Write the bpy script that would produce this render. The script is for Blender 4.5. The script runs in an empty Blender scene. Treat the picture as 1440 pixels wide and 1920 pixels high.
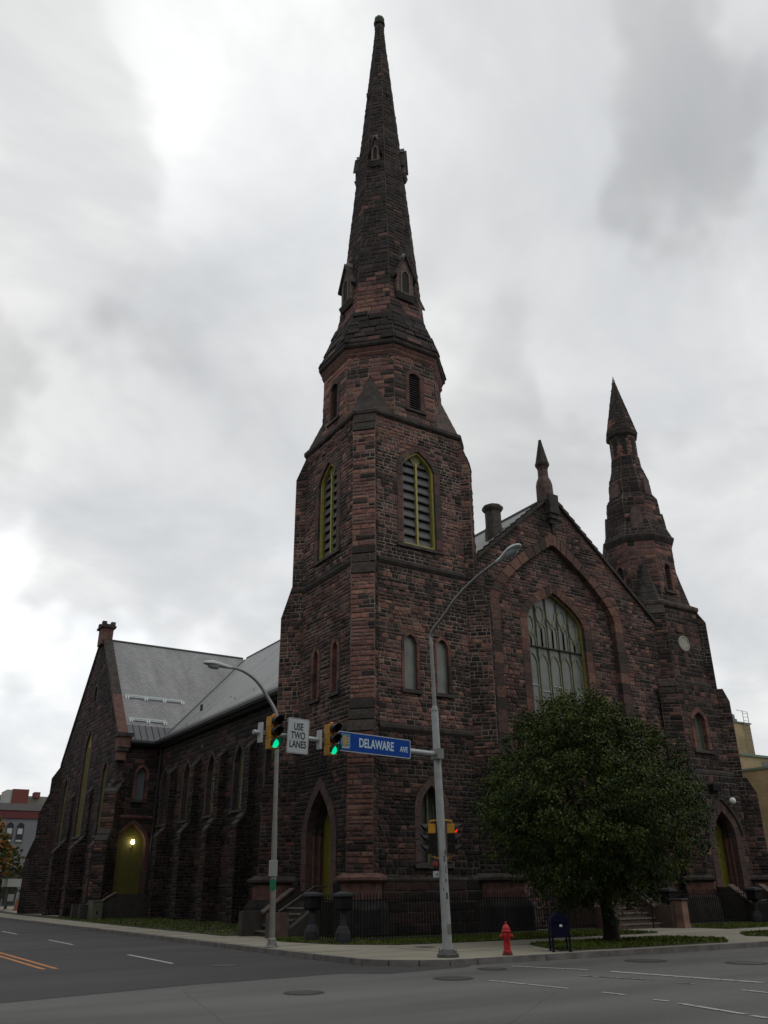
import bpy, math, random
from mathutils import Vector, Matrix, noise
R = math.radians
scene = bpy.context.scene
COL = scene.collection
random.seed(7)

# ------------------------------------------------------------------ camera
EYE = Vector((0, 0, 1.65))
yaw, pit, rol = R(-32.625095), R(24.44167), R(-0.55302)
r_ = Vector((math.cos(yaw), math.sin(yaw), 0)); f_ = Vector((-math.sin(yaw), math.cos(yaw), 0)); u_ = Vector((0, 0, 1))
f2 = f_ * math.cos(pit) + u_ * math.sin(pit); u2 = u_ * math.cos(pit) - f_ * math.sin(pit)
r3 = r_ * math.cos(rol) + u2 * math.sin(rol); u3 = u2 * math.cos(rol) - r_ * math.sin(rol)
cam = bpy.data.cameras.new('camera'); cam_o = bpy.data.objects.new('camera', cam); COL.objects.link(cam_o)
m = Matrix.Identity(4)
for i in range(3):
    m[i][0], m[i][1], m[i][2] = r3[i], u3[i], -f2[i]
    m[i][3] = EYE[i]
cam_o.matrix_world = m
cam.sensor_fit = 'VERTICAL'; cam.sensor_height = 36; cam.lens = 1554.806 / 1920 * 36
cam.clip_start = 0.1; cam.clip_end = 5000
scene.camera = cam_o
scene.render.resolution_x, scene.render.resolution_y = 768, 1024
scene.view_settings.view_transform = 'Standard'; scene.view_settings.look = 'None'
scene.view_settings.exposure = 0.0; scene.view_settings.gamma = 1.0

# ------------------------------------------------------------------ sky and sun
SUN_EL, SUN_ROT = R(52), R(150)
world = bpy.data.worlds.new('World'); scene.world = world; world.use_nodes = True
nt = world.node_tree; nt.nodes.clear()
def N(t, tree=None, **k):
    n = (tree or nt).nodes.new(t)
    for a, b in k.items(): setattr(n, a, b)
    return n
L = nt.links.new
out = N('ShaderNodeOutputWorld'); mixs = N('ShaderNodeMixShader')
sky = N('ShaderNodeTexSky', sky_type='NISHITA', sun_disc=False, sun_elevation=SUN_EL, sun_rotation=SUN_ROT)
bg1 = N('ShaderNodeBackground'); bg1.inputs[1].default_value = 0.1; L(sky.outputs[0], bg1.inputs[0])
tc = N('ShaderNodeTexCoord'); sep = N('ShaderNodeSeparateXYZ'); L(tc.outputs['Generated'], sep.inputs[0])
add = N('ShaderNodeMath', operation='ADD'); L(sep.outputs[2], add.inputs[0]); add.inputs[1].default_value = 0.32
mx = N('ShaderNodeMath', operation='MAXIMUM'); L(add.outputs[0], mx.inputs[0]); mx.inputs[1].default_value = 0.08
dx = N('ShaderNodeMath', operation='DIVIDE'); L(sep.outputs[0], dx.inputs[0]); L(mx.outputs[0], dx.inputs[1])
dy = N('ShaderNodeMath', operation='DIVIDE'); L(sep.outputs[1], dy.inputs[0]); L(mx.outputs[0], dy.inputs[1])
cmb = N('ShaderNodeCombineXYZ'); L(dx.outputs[0], cmb.inputs[0]); L(dy.outputs[0], cmb.inputs[1]); cmb.inputs[2].default_value = 3.7
mp = N('ShaderNodeMapping'); L(cmb.outputs[0], mp.inputs[0]); mp.inputs['Rotation'].default_value = (0, 0, R(-32)); mp.inputs['Scale'].default_value = (0.75, 1.0, 1); mp.inputs['Location'].default_value = (1.3, 4.1, 0)
n1 = N('ShaderNodeTexNoise'); n1.inputs['Scale'].default_value = 2.6; n1.inputs['Detail'].default_value = 8; n1.inputs['Roughness'].default_value = 0.56; n1.inputs['Distortion'].default_value = 0.35
L(mp.outputs[0], n1.inputs[0])
cr = N('ShaderNodeValToRGB'); L(n1.outputs[0], cr.inputs[0])
e = cr.color_ramp.elements
e[0].position = 0.34; e[0].color = (0.86, 0.88, 0.90, 1); e[1].position = 0.64; e[1].color = (1.19, 1.19, 1.175, 1)
q = e.new(0.46); q.color = (0.95, 0.965, 0.975, 1); q = e.new(0.53); q.color = (1.02, 1.03, 1.03, 1)
# one slow variation across the cloud deck
n2 = N('ShaderNodeTexNoise'); n2.inputs['Scale'].default_value = 0.55; n2.inputs['Detail'].default_value = 2; L(mp.outputs[0], n2.inputs[0])
r2 = N('ShaderNodeMapRange'); L(n2.outputs[0], r2.inputs[0]); r2.inputs[1].default_value = 0.35; r2.inputs[2].default_value = 0.65; r2.inputs[3].default_value = 0.95; r2.inputs[4].default_value = 1.04
ml = N('ShaderNodeMix', data_type='RGBA', blend_type='MULTIPLY'); ml.inputs[0].default_value = 1; L(cr.outputs[0], ml.inputs[6]); L(r2.outputs[0], ml.inputs[7])
wn = N('ShaderNodeTexNoise'); wn.inputs['Scale'].default_value = 3.2; wn.inputs['Detail'].default_value = 4; L(tc.outputs['Generated'], wn.inputs[0])
wv = N('ShaderNodeMix', data_type='VECTOR'); wv.data_type = 'RGBA'; wv.inputs[0].default_value = 1.0; wv.blend_type = 'LINEAR_LIGHT'; wv.clamp_result = False
wv.inputs[0].default_value = 0.16; L(tc.outputs['Generated'], wv.inputs[6]); L(wn.outputs['Color'], wv.inputs[7])
BANKS = [(0.170, 0.933, 0.317, 1.120), (0.112, 0.928, 0.355, 0.980), (0.219, 0.910, 0.352, 1.000), (0.127, 0.949, 0.289, 1.050), (0.556, 0.451, 0.698, 0.560), (0.647, 0.431, 0.629, 0.560), (0.614, 0.318, 0.722, 0.560), (0.004, 0.634, 0.773, 0.753), (0.137, 0.603, 0.786, 0.839), (0.146, 0.732, 0.665, 0.922), (0.257, 0.609, 0.75, 0.855), (0.285, 0.713, 0.64, 0.761), (0.08, 0.833, 0.547, 0.617), (0.17, 0.848, 0.503, 0.565), (0.11, 0.895, 0.432, 0.539), (0.276, 0.824, 0.495, 0.658), (0.321, 0.852, 0.414, 0.761), (0.153, 0.936, 0.318, 0.982), (0.264, 0.896, 0.356, 0.922), (0.292, 0.906, 0.305, 0.905), (0.17, 0.973, 0.153, 0.839), (0.151, 0.834, 0.531, 0.578), (0.354, 0.462, 0.813, 0.761), (0.425, 0.505, 0.751, 0.776), (0.558, 0.49, 0.669, 0.591), (0.493, 0.453, 0.742, 0.672), (0.573, 0.318, 0.756, 0.61), (0.59, 0.26, 0.764, 0.578), (0.666, 0.472, 0.577, 0.503), (0.704, 0.378, 0.601, 0.617), (0.58, 0.601, 0.549, 0.61), (0.512, 0.61, 0.605, 0.672), (0.793, 0.496, 0.354, 0.761), (0.751, 0.478, 0.455, 0.617), (0.613, 0.628, 0.479, 0.658), (0.819, 0.532, 0.216, 0.807), (0.169, 0.981, 0.099, 0.753)]
def math_(op, a, b=None, c=None):
    n = N('ShaderNodeMath', operation=op)
    for i, v in enumerate((a, b, c)):
        if v is None: continue
        if isinstance(v, (int, float)): n.inputs[i].default_value = v
        else: L(v, n.inputs[i])
    return n.outputs[0]
num, den = 0.05 * 0.72, 0.05              # soft bright and dark banks of the overcast, blended smoothly over the dome
for lx, ly, lz, lum in BANKS:
    dp = N('ShaderNodeVectorMath', operation='DOT_PRODUCT'); L(wv.outputs[2], dp.inputs[0]); dp.inputs[1].default_value = (lx, ly, lz)
    w = math_('EXPONENT', math_('MULTIPLY', math_('SUBTRACT', dp.outputs['Value'], 1.0), 1 / 0.0045))
    num = math_('MULTIPLY_ADD', w, 0.72 + (lum - 0.72) * 1.35, num); den = math_('ADD', w, den)
bank = math_('DIVIDE', num, den)
mk = N('ShaderNodeMix', data_type='RGBA', blend_type='MULTIPLY'); mk.inputs[0].default_value = 1; L(ml.outputs[2], mk.inputs[6]); L(bank, mk.inputs[7])
bg2 = N('ShaderNodeBackground'); L(mk.outputs[2], bg2.inputs[0]); bg2.inputs[1].default_value = 1.08
mixs.inputs[0].default_value = 0.93
L(bg1.outputs[0], mixs.inputs[1]); L(bg2.outputs[0], mixs.inputs[2]); L(mixs.outputs[0], out.inputs[0])
sun = bpy.data.lights.new('sun', 'SUN'); sun.energy = 0.5; sun.angle = R(40); sun.color = (1, 0.97, 0.92)
sun_o = bpy.data.objects.new('sun', sun); COL.objects.link(sun_o); sun_o.location = (0, 0, 80)
sd = Vector((math.sin(SUN_ROT) * math.cos(SUN_EL), math.cos(SUN_ROT) * math.cos(SUN_EL), math.sin(SUN_EL)))
sun_o.rotation_euler = (-sd).to_track_quat('-Z', 'Y').to_euler()

# ------------------------------------------------------------------ materials
MATS = {}
def mat(name, col, rough=0.8, metal=0.0, noise_s=0, noise_amt=0.15, bump=0.0, bump_s=20, emit=None, attr=False, coat=0, spec=0.5, trans=0):
    if name in MATS: return MATS[name]
    mt = bpy.data.materials.new(name); mt.use_nodes = True; t = mt.node_tree
    b = t.nodes['Principled BSDF']; b.inputs['Roughness'].default_value = rough; b.inputs['Metallic'].default_value = metal
    b.inputs['Specular IOR Level'].default_value = spec
    b.inputs['Base Color'].default_value = (*col, 1)
    src = None
    if attr:
        a = N('ShaderNodeAttribute', t, attribute_name='tint'); src = a.outputs['Color']
    tcn = N('ShaderNodeTexCoord', t)
    if noise_s:
        nn = N('ShaderNodeTexNoise', t); nn.inputs['Scale'].default_value = noise_s; nn.inputs['Detail'].default_value = 6; t.links.new(tcn.outputs['Object'], nn.inputs[0])
        mr = N('ShaderNodeMapRange', t); t.links.new(nn.outputs[0], mr.inputs[0]); mr.inputs[1].default_value = 0.3; mr.inputs[2].default_value = 0.7
        mr.inputs[3].default_value = 1 - noise_amt; mr.inputs[4].default_value = 1 + noise_amt
        mm = N('ShaderNodeMix', t, data_type='RGBA', blend_type='MULTIPLY'); mm.inputs[0].default_value = 1
        if src: t.links.new(src, mm.inputs[6])
        else: mm.inputs[6].default_value = (*col, 1)
        t.links.new(mr.outputs[0], mm.inputs[7]); src = mm.outputs[2]
    if src: t.links.new(src, b.inputs['Base Color'])
    if bump:
        nb = N('ShaderNodeTexNoise', t); nb.inputs['Scale'].default_value = bump_s; nb.inputs['Detail'].default_value = 5; t.links.new(tcn.outputs['Object'], nb.inputs[0])
        bb = N('ShaderNodeBump', t); bb.inputs['Strength'].default_value = bump; bb.inputs['Distance'].default_value = 0.03; t.links.new(nb.outputs[0], bb.inputs['Height']); t.links.new(bb.outputs[0], b.inputs['Normal'])
    if emit:
        b.inputs['Emission Color'].default_value = (*emit[0], 1); b.inputs['Emission Strength'].default_value = emit[1]
    MATS[name] = mt
    return mt
M_STONE = mat('sandstone', (.15, .1, .08), 0.93, attr=True, noise_s=9, noise_amt=0.32, bump=0.7, bump_s=14, spec=0.25)
M_MORTAR = mat('mortar', (.18, .147, .122), 0.95, noise_s=0.9, noise_amt=0.7, bump=0.4, spec=0.2)
M_MORTARM = mat('grey_mortar', (.12, .10, .085), 0.95, noise_s=0.9, noise_amt=0.7, bump=0.4, spec=0.2)
M_MORTARD = mat('soot_and_shade_mortar', (.072, .062, .054), 0.95, noise_s=0.9, noise_amt=0.6, bump=0.4, spec=0.2)  # soot on the spires; on the low walls this dark colour carries shade
M_TRIM = mat('dark_trim_stone', (.040, .034, .030), 0.9, noise_s=3, noise_amt=0.45, bump=0.5, spec=0.3)
M_RED = mat('red_dressed_stone', (.105, .056, .045), 0.9, noise_s=4, noise_amt=0.4, bump=0.4, spec=0.3)
M_OLIVE = mat('olive_paint', (.25, .235, .05), 0.6, noise_s=6, noise_amt=0.2)
M_OLIVED = mat('olive_paint_weathered', (.11, .105, .03), 0.65, noise_s=5, noise_amt=0.3)
M_SLAT = mat('louvre_slate', (.078, .075, .077), 0.7, noise_s=8, noise_amt=0.3)
M_VOID = mat('unlit_interior', (.006, .006, .007), 0.9)
M_GLASS = mat('old_glass', (.125, .134, .120), 0.35, noise_s=1.6, noise_amt=0.25, spec=0.5)
M_DARKGLASS = mat('dark_glass', (.05, .055, .055), 0.2, noise_s=3, noise_amt=0.3)
M_TRACERY = mat('painted_tracery', (.155, .165, .105), 0.7, noise_s=6, noise_amt=0.25)
M_IRON = mat('black_iron', (.006, .006, .007), 0.8, noise_s=8, noise_amt=0.3, spec=.2)
M_ALU = mat('painted_pole_steel', (.34, .36, .36), 0.45, metal=0.2, noise_s=5, noise_amt=0.12, bump=0.1)
M_ALU2 = mat('galvanised_pole_steel', (.21, .215, .20), 0.5, metal=0.3, noise_s=4, noise_amt=0.15)
M_LAMPTOP = mat('lamp_housing', (.40, .43, .44), 0.4)
M_LENS = mat('lamp_lens', (.30, .33, .34), 0.25)
M_YEL = mat('signal_yellow', (.42, .205, .012), 0.5, noise_s=8, noise_amt=0.2)
M_VISOR = mat('signal_visor_black', (.008, .008, .008), 0.6)
M_GREENL = mat('lit_green_lens', (.02, .4, .25), 0.3, emit=((.0, .78, .36), 0.9))
M_REDL = mat('lit_red_lens', (.6, .02, .02), 0.3, emit=((1, .02, .01), 0.9))
M_REDDARK = mat('unlit_red_lens', (.09, .006, .004), 0.3)
M_AMBDARK = mat('unlit_amber_lens', (.10, .035, .004), 0.3)
M_WHITE = mat('white_sign_face', (.40, .43, .44), 0.6, noise_s=3, noise_amt=0.05)
M_BLACK = mat('black_lettering', (.01, .01, .012), 0.6)
M_BLUE = mat('blue_sign_face', (.003, .048, .27), 0.7, spec=.15)
M_SIGNLET = mat('white_lettering', (.42, .55, .60), 0.6)
M_GOLD = mat('gold_print', (.35, .22, .05), 0.6)
M_TEAL = mat('teal_print', (.07, .17, .25), 0.6)
M_GREEN = mat('green_plate', (.004, .13, .065), 0.6)
M_HYD = mat('red_hydrant_paint', (.36, .003, .006), 0.45, noise_s=12, noise_amt=0.2)
M_HYDL = mat('faded_hydrant_paint', (.34, .03, .035), 0.5)
M_MAIL = mat('dark_blue_paint', (.003, .004, .020), 0.7, spec=.15)
M_KERB = mat('kerb_granite', (.125, .118, .11), 0.9, noise_s=3, noise_amt=0.35, bump=0.4)
M_IRONCOVER = mat('cast_iron_cover', (.048, .043, .040), 0.7, noise_s=20, noise_amt=0.4, bump=0.5)
M_BARK = mat('bark', (.022, .018, .014), 0.95, noise_s=6, noise_amt=0.4, bump=0.8, bump_s=12)
M_STEP = mat('step_stone', (.030, .027, .022), 0.9, noise_s=3, noise_amt=0.3, bump=0.3)
M_STEPR = mat('worn_red_step_stone', (.075, .050, .040), 0.9, noise_s=3, noise_amt=0.3, bump=0.3)
M_POSTBLUE = mat('grey_post_stone', (.020, .021, .025), 0.85, noise_s=5, noise_amt=0.3)
M_GUT = mat('gutter_metal', (.012, .012, .013), 0.6)
M_FLASH = mat('metal_roof_strip', (.060, .063, .068), 0.45, noise_s=2, noise_amt=0.15)
M_GUARD = mat('snow_guard_metal', (.30, .33, .34), 0.4, metal=0.2)
M_MESH = mat('perforated_guard', (.16, .165, .165), 0.5, noise_s=14, noise_amt=0.5)
M_COPPER = mat('green_copper', (.035, .055, .035), 0.8, noise_s=10, noise_amt=0.5)

def pavement_mat(name, col, patch=0.2, fine=0.25, scale=0.25):
    mt = bpy.data.materials.new(name); mt.use_nodes = True; t = mt.node_tree; b = t.nodes['Principled BSDF']
    b.inputs['Roughness'].default_value = 0.92; b.inputs['Specular IOR Level'].default_value = 0.25
    tcn = N('ShaderNodeTexCoord', t)
    a = N('ShaderNodeTexNoise', t); a.inputs['Scale'].default_value = scale; a.inputs['Detail'].default_value = 4
    c = N('ShaderNodeTexNoise', t); c.inputs['Scale'].default_value = 45; c.inputs['Detail'].default_value = 3
    mp_ = N('ShaderNodeMapping', t); mp_.inputs['Scale'].default_value = (0.35, 1.6, 1)
    t.links.new(tcn.outputs['Object'], mp_.inputs[0]); t.links.new(mp_.outputs[0], a.inputs[0]); t.links.new(tcn.outputs['Object'], c.inputs[0])
    v = N('ShaderNodeTexVoronoi', t, feature='DISTANCE_TO_EDGE'); v.inputs['Scale'].default_value = 0.16
    dn = N('ShaderNodeTexNoise', t); dn.inputs['Scale'].default_value = 1.4; t.links.new(tcn.outputs['Object'], dn.inputs[0])
    av = N('ShaderNodeMix', t, data_type='RGBA'); av.inputs[0].default_value = 0.12; t.links.new(tcn.outputs['Object'], av.inputs[6]); t.links.new(dn.outputs['Color'], av.inputs[7]); t.links.new(av.outputs[2], v.inputs[0])
    ck = N('ShaderNodeMapRange', t); t.links.new(v.outputs[0], ck.inputs[0]); ck.inputs[1].default_value = 0.0; ck.inputs[2].default_value = 0.003; ck.inputs[3].default_value = 0.72; ck.inputs[4].default_value = 1
    m1 = N('ShaderNodeMapRange', t); t.links.new(a.outputs[0], m1.inputs[0]); m1.inputs[1].default_value = .3; m1.inputs[2].default_value = .7; m1.inputs[3].default_value = 1 - patch; m1.inputs[4].default_value = 1 + patch
    m2 = N('ShaderNodeMapRange', t); t.links.new(c.outputs[0], m2.inputs[0]); m2.inputs[1].default_value = .3; m2.inputs[2].default_value = .7; m2.inputs[3].default_value = 1 - fine; m2.inputs[4].default_value = 1 + fine
    p = N('ShaderNodeMath', t, operation='MULTIPLY'); t.links.new(m1.outputs[0], p.inputs[0]); t.links.new(m2.outputs[0], p.inputs[1])
    p2 = N('ShaderNodeMath', t, operation='MULTIPLY'); t.links.new(p.outputs[0], p2.inputs[0]); t.links.new(ck.outputs[0], p2.inputs[1])
    mm = N('ShaderNodeMix', t, data_type='RGBA', blend_type='MULTIPLY'); mm.inputs[0].default_value = 1; mm.inputs[6].default_value = (*col, 1); t.links.new(p2.outputs[0], mm.inputs[7])
    t.links.new(mm.outputs[2], b.inputs['Base Color'])
    bb = N('ShaderNodeBump', t); bb.inputs['Strength'].default_value = 0.4; bb.inputs['Distance'].default_value = 0.01; t.links.new(c.outputs[0], bb.inputs['Height']); t.links.new(bb.outputs[0], b.inputs['Normal'])
    return mt
M_ROAD = pavement_mat('worn_asphalt', (.112, .113, .108), 0.30, 0.3)
M_ROAD2 = pavement_mat('newer_asphalt', (.054, .053, .055), 0.24, 0.25)
M_WALK = pavement_mat('concrete_walk', (.235, .22, .175), 0.2, 0.15, 0.5)
M_SOIL = mat('lawn_soil', (.020, .024, .008), 1.0, noise_s=3, noise_amt=0.5)

def slate_mat():
    mt = bpy.data.materials.new('roof_slate'); mt.use_nodes = True; t = mt.node_tree; b = t.nodes['Principled BSDF']; b.inputs['Roughness'].default_value = 0.55
    uv = N('ShaderNodeUVMap', t)
    br = N('ShaderNodeTexBrick', t); br.offset = 0.5; t.links.new(uv.outputs[0], br.inputs[0])
    br.inputs['Scale'].default_value = 1; br.inputs['Brick Width'].default_value = 0.3; br.inputs['Row Height'].default_value = 0.24; br.inputs['Mortar Size'].default_value = 0.012
    br.inputs['Color1'].default_value = (.185, .188, .192, 1); br.inputs['Color2'].default_value = (.24, .24, .235, 1); br.inputs['Mortar'].default_value = (.10, .10, .10, 1); br.inputs['Bias'].default_value = 0
    nn = N('ShaderNodeTexNoise', t); nn.inputs['Scale'].default_value = 0.6; nn.inputs['Detail'].default_value = 8; mps = N('ShaderNodeMapping', t); mps.inputs['Scale'].default_value = (1.3, .3, 1); t.links.new(uv.outputs[0], mps.inputs[0]); t.links.new(mps.outputs[0], nn.inputs[0])
    mr = N('ShaderNodeMapRange', t); t.links.new(nn.outputs[0], mr.inputs[0]); mr.inputs[1].default_value = .3; mr.inputs[2].default_value = .7; mr.inputs[3].default_value = .76; mr.inputs[4].default_value = 1.14
    mm = N('ShaderNodeMix', t, data_type='RGBA', blend_type='MULTIPLY'); mm.inputs[0].default_value = 1; t.links.new(br.outputs[0], mm.inputs[6]); t.links.new(mr.outputs[0], mm.inputs[7])
    t.links.new(mm.outputs[2], b.inputs['Base Color'])
    bb = N('ShaderNodeBump', t); bb.invert = True; bb.inputs['Strength'].default_value = 0.6; bb.inputs['Distance'].default_value = 0.02; t.links.new(br.outputs['Fac'], bb.inputs['Height']); t.links.new(bb.outputs[0], b.inputs['Normal'])
    return mt
M_SLATE = slate_mat()

# ------------------------------------------------------------------ mesh helpers
def link_mesh(name, me, parent=None, loc=None):
    o = bpy.data.objects.new(name, me); COL.objects.link(o)
    if parent is not None:
        o.parent = parent
        if loc is None and parent.parent is None: loc = -Vector(parent.location)
    if loc is not None: o.location = loc
    return o
class MB:
    def __init__(s): s.v = []; s.f = []; s.c = []; s.uv = []
    def quad(s, a, b, c, d, col=None):
        n = len(s.v); s.v += [tuple(a), tuple(b), tuple(c), tuple(d)]; s.f.append((n, n + 1, n + 2, n + 3))
        if col: s.c += [col] * 4
    def poly(s, pts):
        n = len(s.v); s.v += [tuple(p) for p in pts]; s.f.append(tuple(range(n, n + len(pts))))
    def box(s, lo, hi, fr=None):
        x0, y0, z0 = lo; x1, y1, z1 = hi
        P = [(x0, y0, z0), (x1, y0, z0), (x1, y1, z0), (x0, y1, z0), (x0, y0, z1), (x1, y0, z1), (x1, y1, z1), (x0, y1, z1)]
        if fr: P = [fr(*p) for p in P]
        s.hexa(P)
    def hexa(s, P, col=None):
        n = len(s.v); s.v += [tuple(p) for p in P]
        for f in ((0, 3, 2, 1), (4, 5, 6, 7), (0, 1, 5, 4), (1, 2, 6, 5), (2, 3, 7, 6), (3, 0, 4, 7)): s.f.append(tuple(n + i for i in f))
        if col: s.c += [col] * 8
    def loft(s, rings, close=True, cap0=True, cap1=True):
        n = len(s.v); k = len(rings[0])
        for r in rings: s.v += [tuple(p) for p in r]
        for i in range(len(rings) - 1):
            for j in range(k if close else k - 1):
                a = n + i * k + j; b = n + i * k + (j + 1) % k
                s.f.append((a, b, b + k, a + k))
        if cap0: s.f.append(tuple(n + j for j in reversed(range(k))))
        if cap1: s.f.append(tuple(n + (len(rings) - 1) * k + j for j in range(k)))
    def tube(s, pts, rad, seg=10):
        pts = [Vector(p) for p in pts]; rings = []
        ref = None
        for i, p in enumerate(pts):
            d = (pts[min(i + 1, len(pts) - 1)] - pts[max(i - 1, 0)]).normalized()
            if ref is None: ref = d.orthogonal().normalized()
            ref = (ref - d * ref.dot(d)).normalized(); b = d.cross(ref)
            rr = rad[i] if isinstance(rad, (list, tuple)) else rad
            rings.append([p + ref * rr * math.cos(2 * math.pi * j / seg) + b * rr * math.sin(2 * math.pi * j / seg) for j in range(seg)])
        s.loft(rings)
    def lathe(s, c, prof, seg=16):
        c = Vector(c)
        s.loft([[c + Vector((r * math.cos(2 * math.pi * j / seg), r * math.sin(2 * math.pi * j / seg), z)) for j in range(seg)] for r, z in prof])
    def mesh(s, name, material, smooth=False):
        me = bpy.data.meshes.new(name); me.from_pydata(s.v, [], s.f)
        if s.c:
            a = me.color_attributes.new('tint', 'FLOAT_COLOR', 'POINT'); flat = []
            for c in s.c: flat += [c[0], c[1], c[2], 1.0]
            a.data.foreach_set('color', flat)
        if material: me.materials.append(material)
        if smooth: me.polygons.foreach_set('use_smooth', [True] * len(me.polygons))
        me.update(); return me
    def build(s, name, material, parent=None, smooth=False, kind=None, label=None):
        o = link_mesh(name, s.mesh(name, material, smooth), parent)
        if kind: o['kind'] = kind
        if label: o['label'] = label
        return o
def smooth_by_angle(o, deg=35):
    me = o.data; me.polygons.foreach_set('use_smooth', [True] * len(me.polygons)); me.set_sharp_from_angle(angle=R(deg))
def tag(o, label=None, cat=None, group=None, kind=None):
    if label: o['label'] = label
    if cat: o['category'] = cat
    if group: o['group'] = group
    if kind: o['kind'] = kind
    return o
def thing(name, loc, label, cat, group=None):
    o = bpy.data.objects.new(name, None); COL.objects.link(o); o.location = loc; o.empty_display_size = 0.3
    return tag(o, label, cat, group)
def offset_poly(pts, d):
    n = len(pts); res = []
    for i in range(n):
        p0, p1, p2 = Vector(pts[i - 1]), Vector(pts[i]), Vector(pts[(i + 1) % n])
        e1 = (p1 - p0).normalized(); e2 = (p2 - p1).normalized()
        n1 = Vector((e1.y, -e1.x)); n2 = Vector((e2.y, -e2.x))
        b = n1 + n2
        k = b.dot(n1)
        res.append(p1 + (b * (d / k) if abs(k) > 1e-4 else n1 * d))
    return res
def ringband(mb, outline, profile):      # outline CCW, profile of (outward offset, z)
    mb.loft([[(p.x, p.y, z) for p in offset_poly(outline, d)] for d, z in profile])
def text_mesh(body, size, mtl, name, parent, origin, U, V, Nn, sx=1.0, depth=0.004, align='CENTER'):
    cu = bpy.data.curves.new(name, 'FONT'); cu.body = body; cu.size = size; cu.align_x = align; cu.align_y = 'CENTER'; cu.extrude = depth; cu.offset = size * 0.026
    tmp = bpy.data.objects.new('tmp_text', cu); COL.objects.link(tmp)
    dg = bpy.context.evaluated_depsgraph_get(); me = bpy.data.meshes.new_from_object(tmp.evaluated_get(dg))
    bpy.data.objects.remove(tmp)
    O, U, V, Nn = map(Vector, (origin, U, V, Nn))
    for v in me.vertices: v.co = O + U * (v.co.x * sx) + V * v.co.y + Nn * v.co.z
    me.materials.clear(); me.materials.append(mtl); me.name = name
    return link_mesh(name, me, parent)

# ------------------------------------------------------------------ stonework engine
STONES = []           # (weight, owner, verts, faces, colour)
CORE = {}
def core(owner): return CORE.setdefault(owner, MB())
BRIGHT = [(.200, .096, .075), (.172, .082, .066), (.150, .074, .064), (.215, .120, .088), (.135, .070, .060), (.120, .062, .055)]
MID = [(.098, .056, .051), (.110, .062, .055), (.080, .048, .046), (.130, .076, .062), (.068, .044, .041), (.055, .041, .038)]
DARKS = [(.022, .020, .019), (.030, .026, .024), (.018, .017, .017), (.042, .034, .030)]
def tinter(bright=0.4, dark=0.35, gain=1.0, soot=()):  # soot: darkening ellipsoids, true soot marks and low shade put into the tint
    def f(P):
        n = noise.noise(P * 0.42) + 0.6 * noise.noise(P * 1.1 + Vector((7, 3, 1)))
        n += .5 * noise.noise(Vector((P.x * 1.6, P.y * 1.6, P.z * .22)))
        k = dark + .04 + n * 1.0
        for c, r, s in soot:  # soot marks and painted low shade alike
            dd = (P - Vector(c)); dd = math.sqrt((dd.x / r[0]) ** 2 + (dd.y / r[1]) ** 2 + (dd.z / r[2]) ** 2)
            if dd < 1: k += s * (1 - dd * dd)
        x = random.random()
        if x < k: c = random.choice(DARKS)
        elif x < k + (1 - k) * (1 - bright): c = random.choice(MID)
        else: c = random.choice(BRIGHT)
        g = gain * random.uniform(.85, 1.15)
        a = MID[1]; w = .10                      # pull every stone a little towards the common brown
        return ((c[0] * (1 - w) + a[0] * w * .75) * g, (c[1] * (1 - w) + a[1] * w * .75) * g, (c[2] * (1 - w) + a[2] * w * .75) * g)
    return f
T_STD = tinter(.38, .44)
T_RED = tinter(.85, .02, 1.12)
T_DARK = tinter(.08, .60, .8)
T_NAVE = tinter(.06, .50, .40)  # low gain: shade along the nave put into its stone colour
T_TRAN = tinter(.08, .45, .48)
T_MAUVE = tinter(.1, .12, .9)
T_SPIRE = tinter(.06, 1.1, .85)
T_BASE = tinter(.0, .85, .38)  # low gain: shade at the wall base put into the stone colour
T_RT = tinter(.25, .46, .74)
def trim_tint(P):
    g = random.uniform(.7, 1.3); return (.042 * g, .036 * g, .031 * g)
def red_tint(P):
    c = random.choice([(.135, .064, .055), (.115, .058, .05), (.085, .05, .046), (.15, .08, .06), (.05, .036, .032)]); return c
class Fr:
    def __init__(s, O, U, V, Nn): s.O, s.U, s.V, s.N = Vector(O), Vector(U).normalized(), Vector(V).normalized(), Vector(Nn).normalized()
    def p(s, u, v, d=0.0): return s.O + s.U * u + s.V * v + s.N * d
def vis(fr, u=0, v=0):
    P = fr.p(u, v); return (EYE - P).normalized().dot(fr.N) > -0.12
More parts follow.
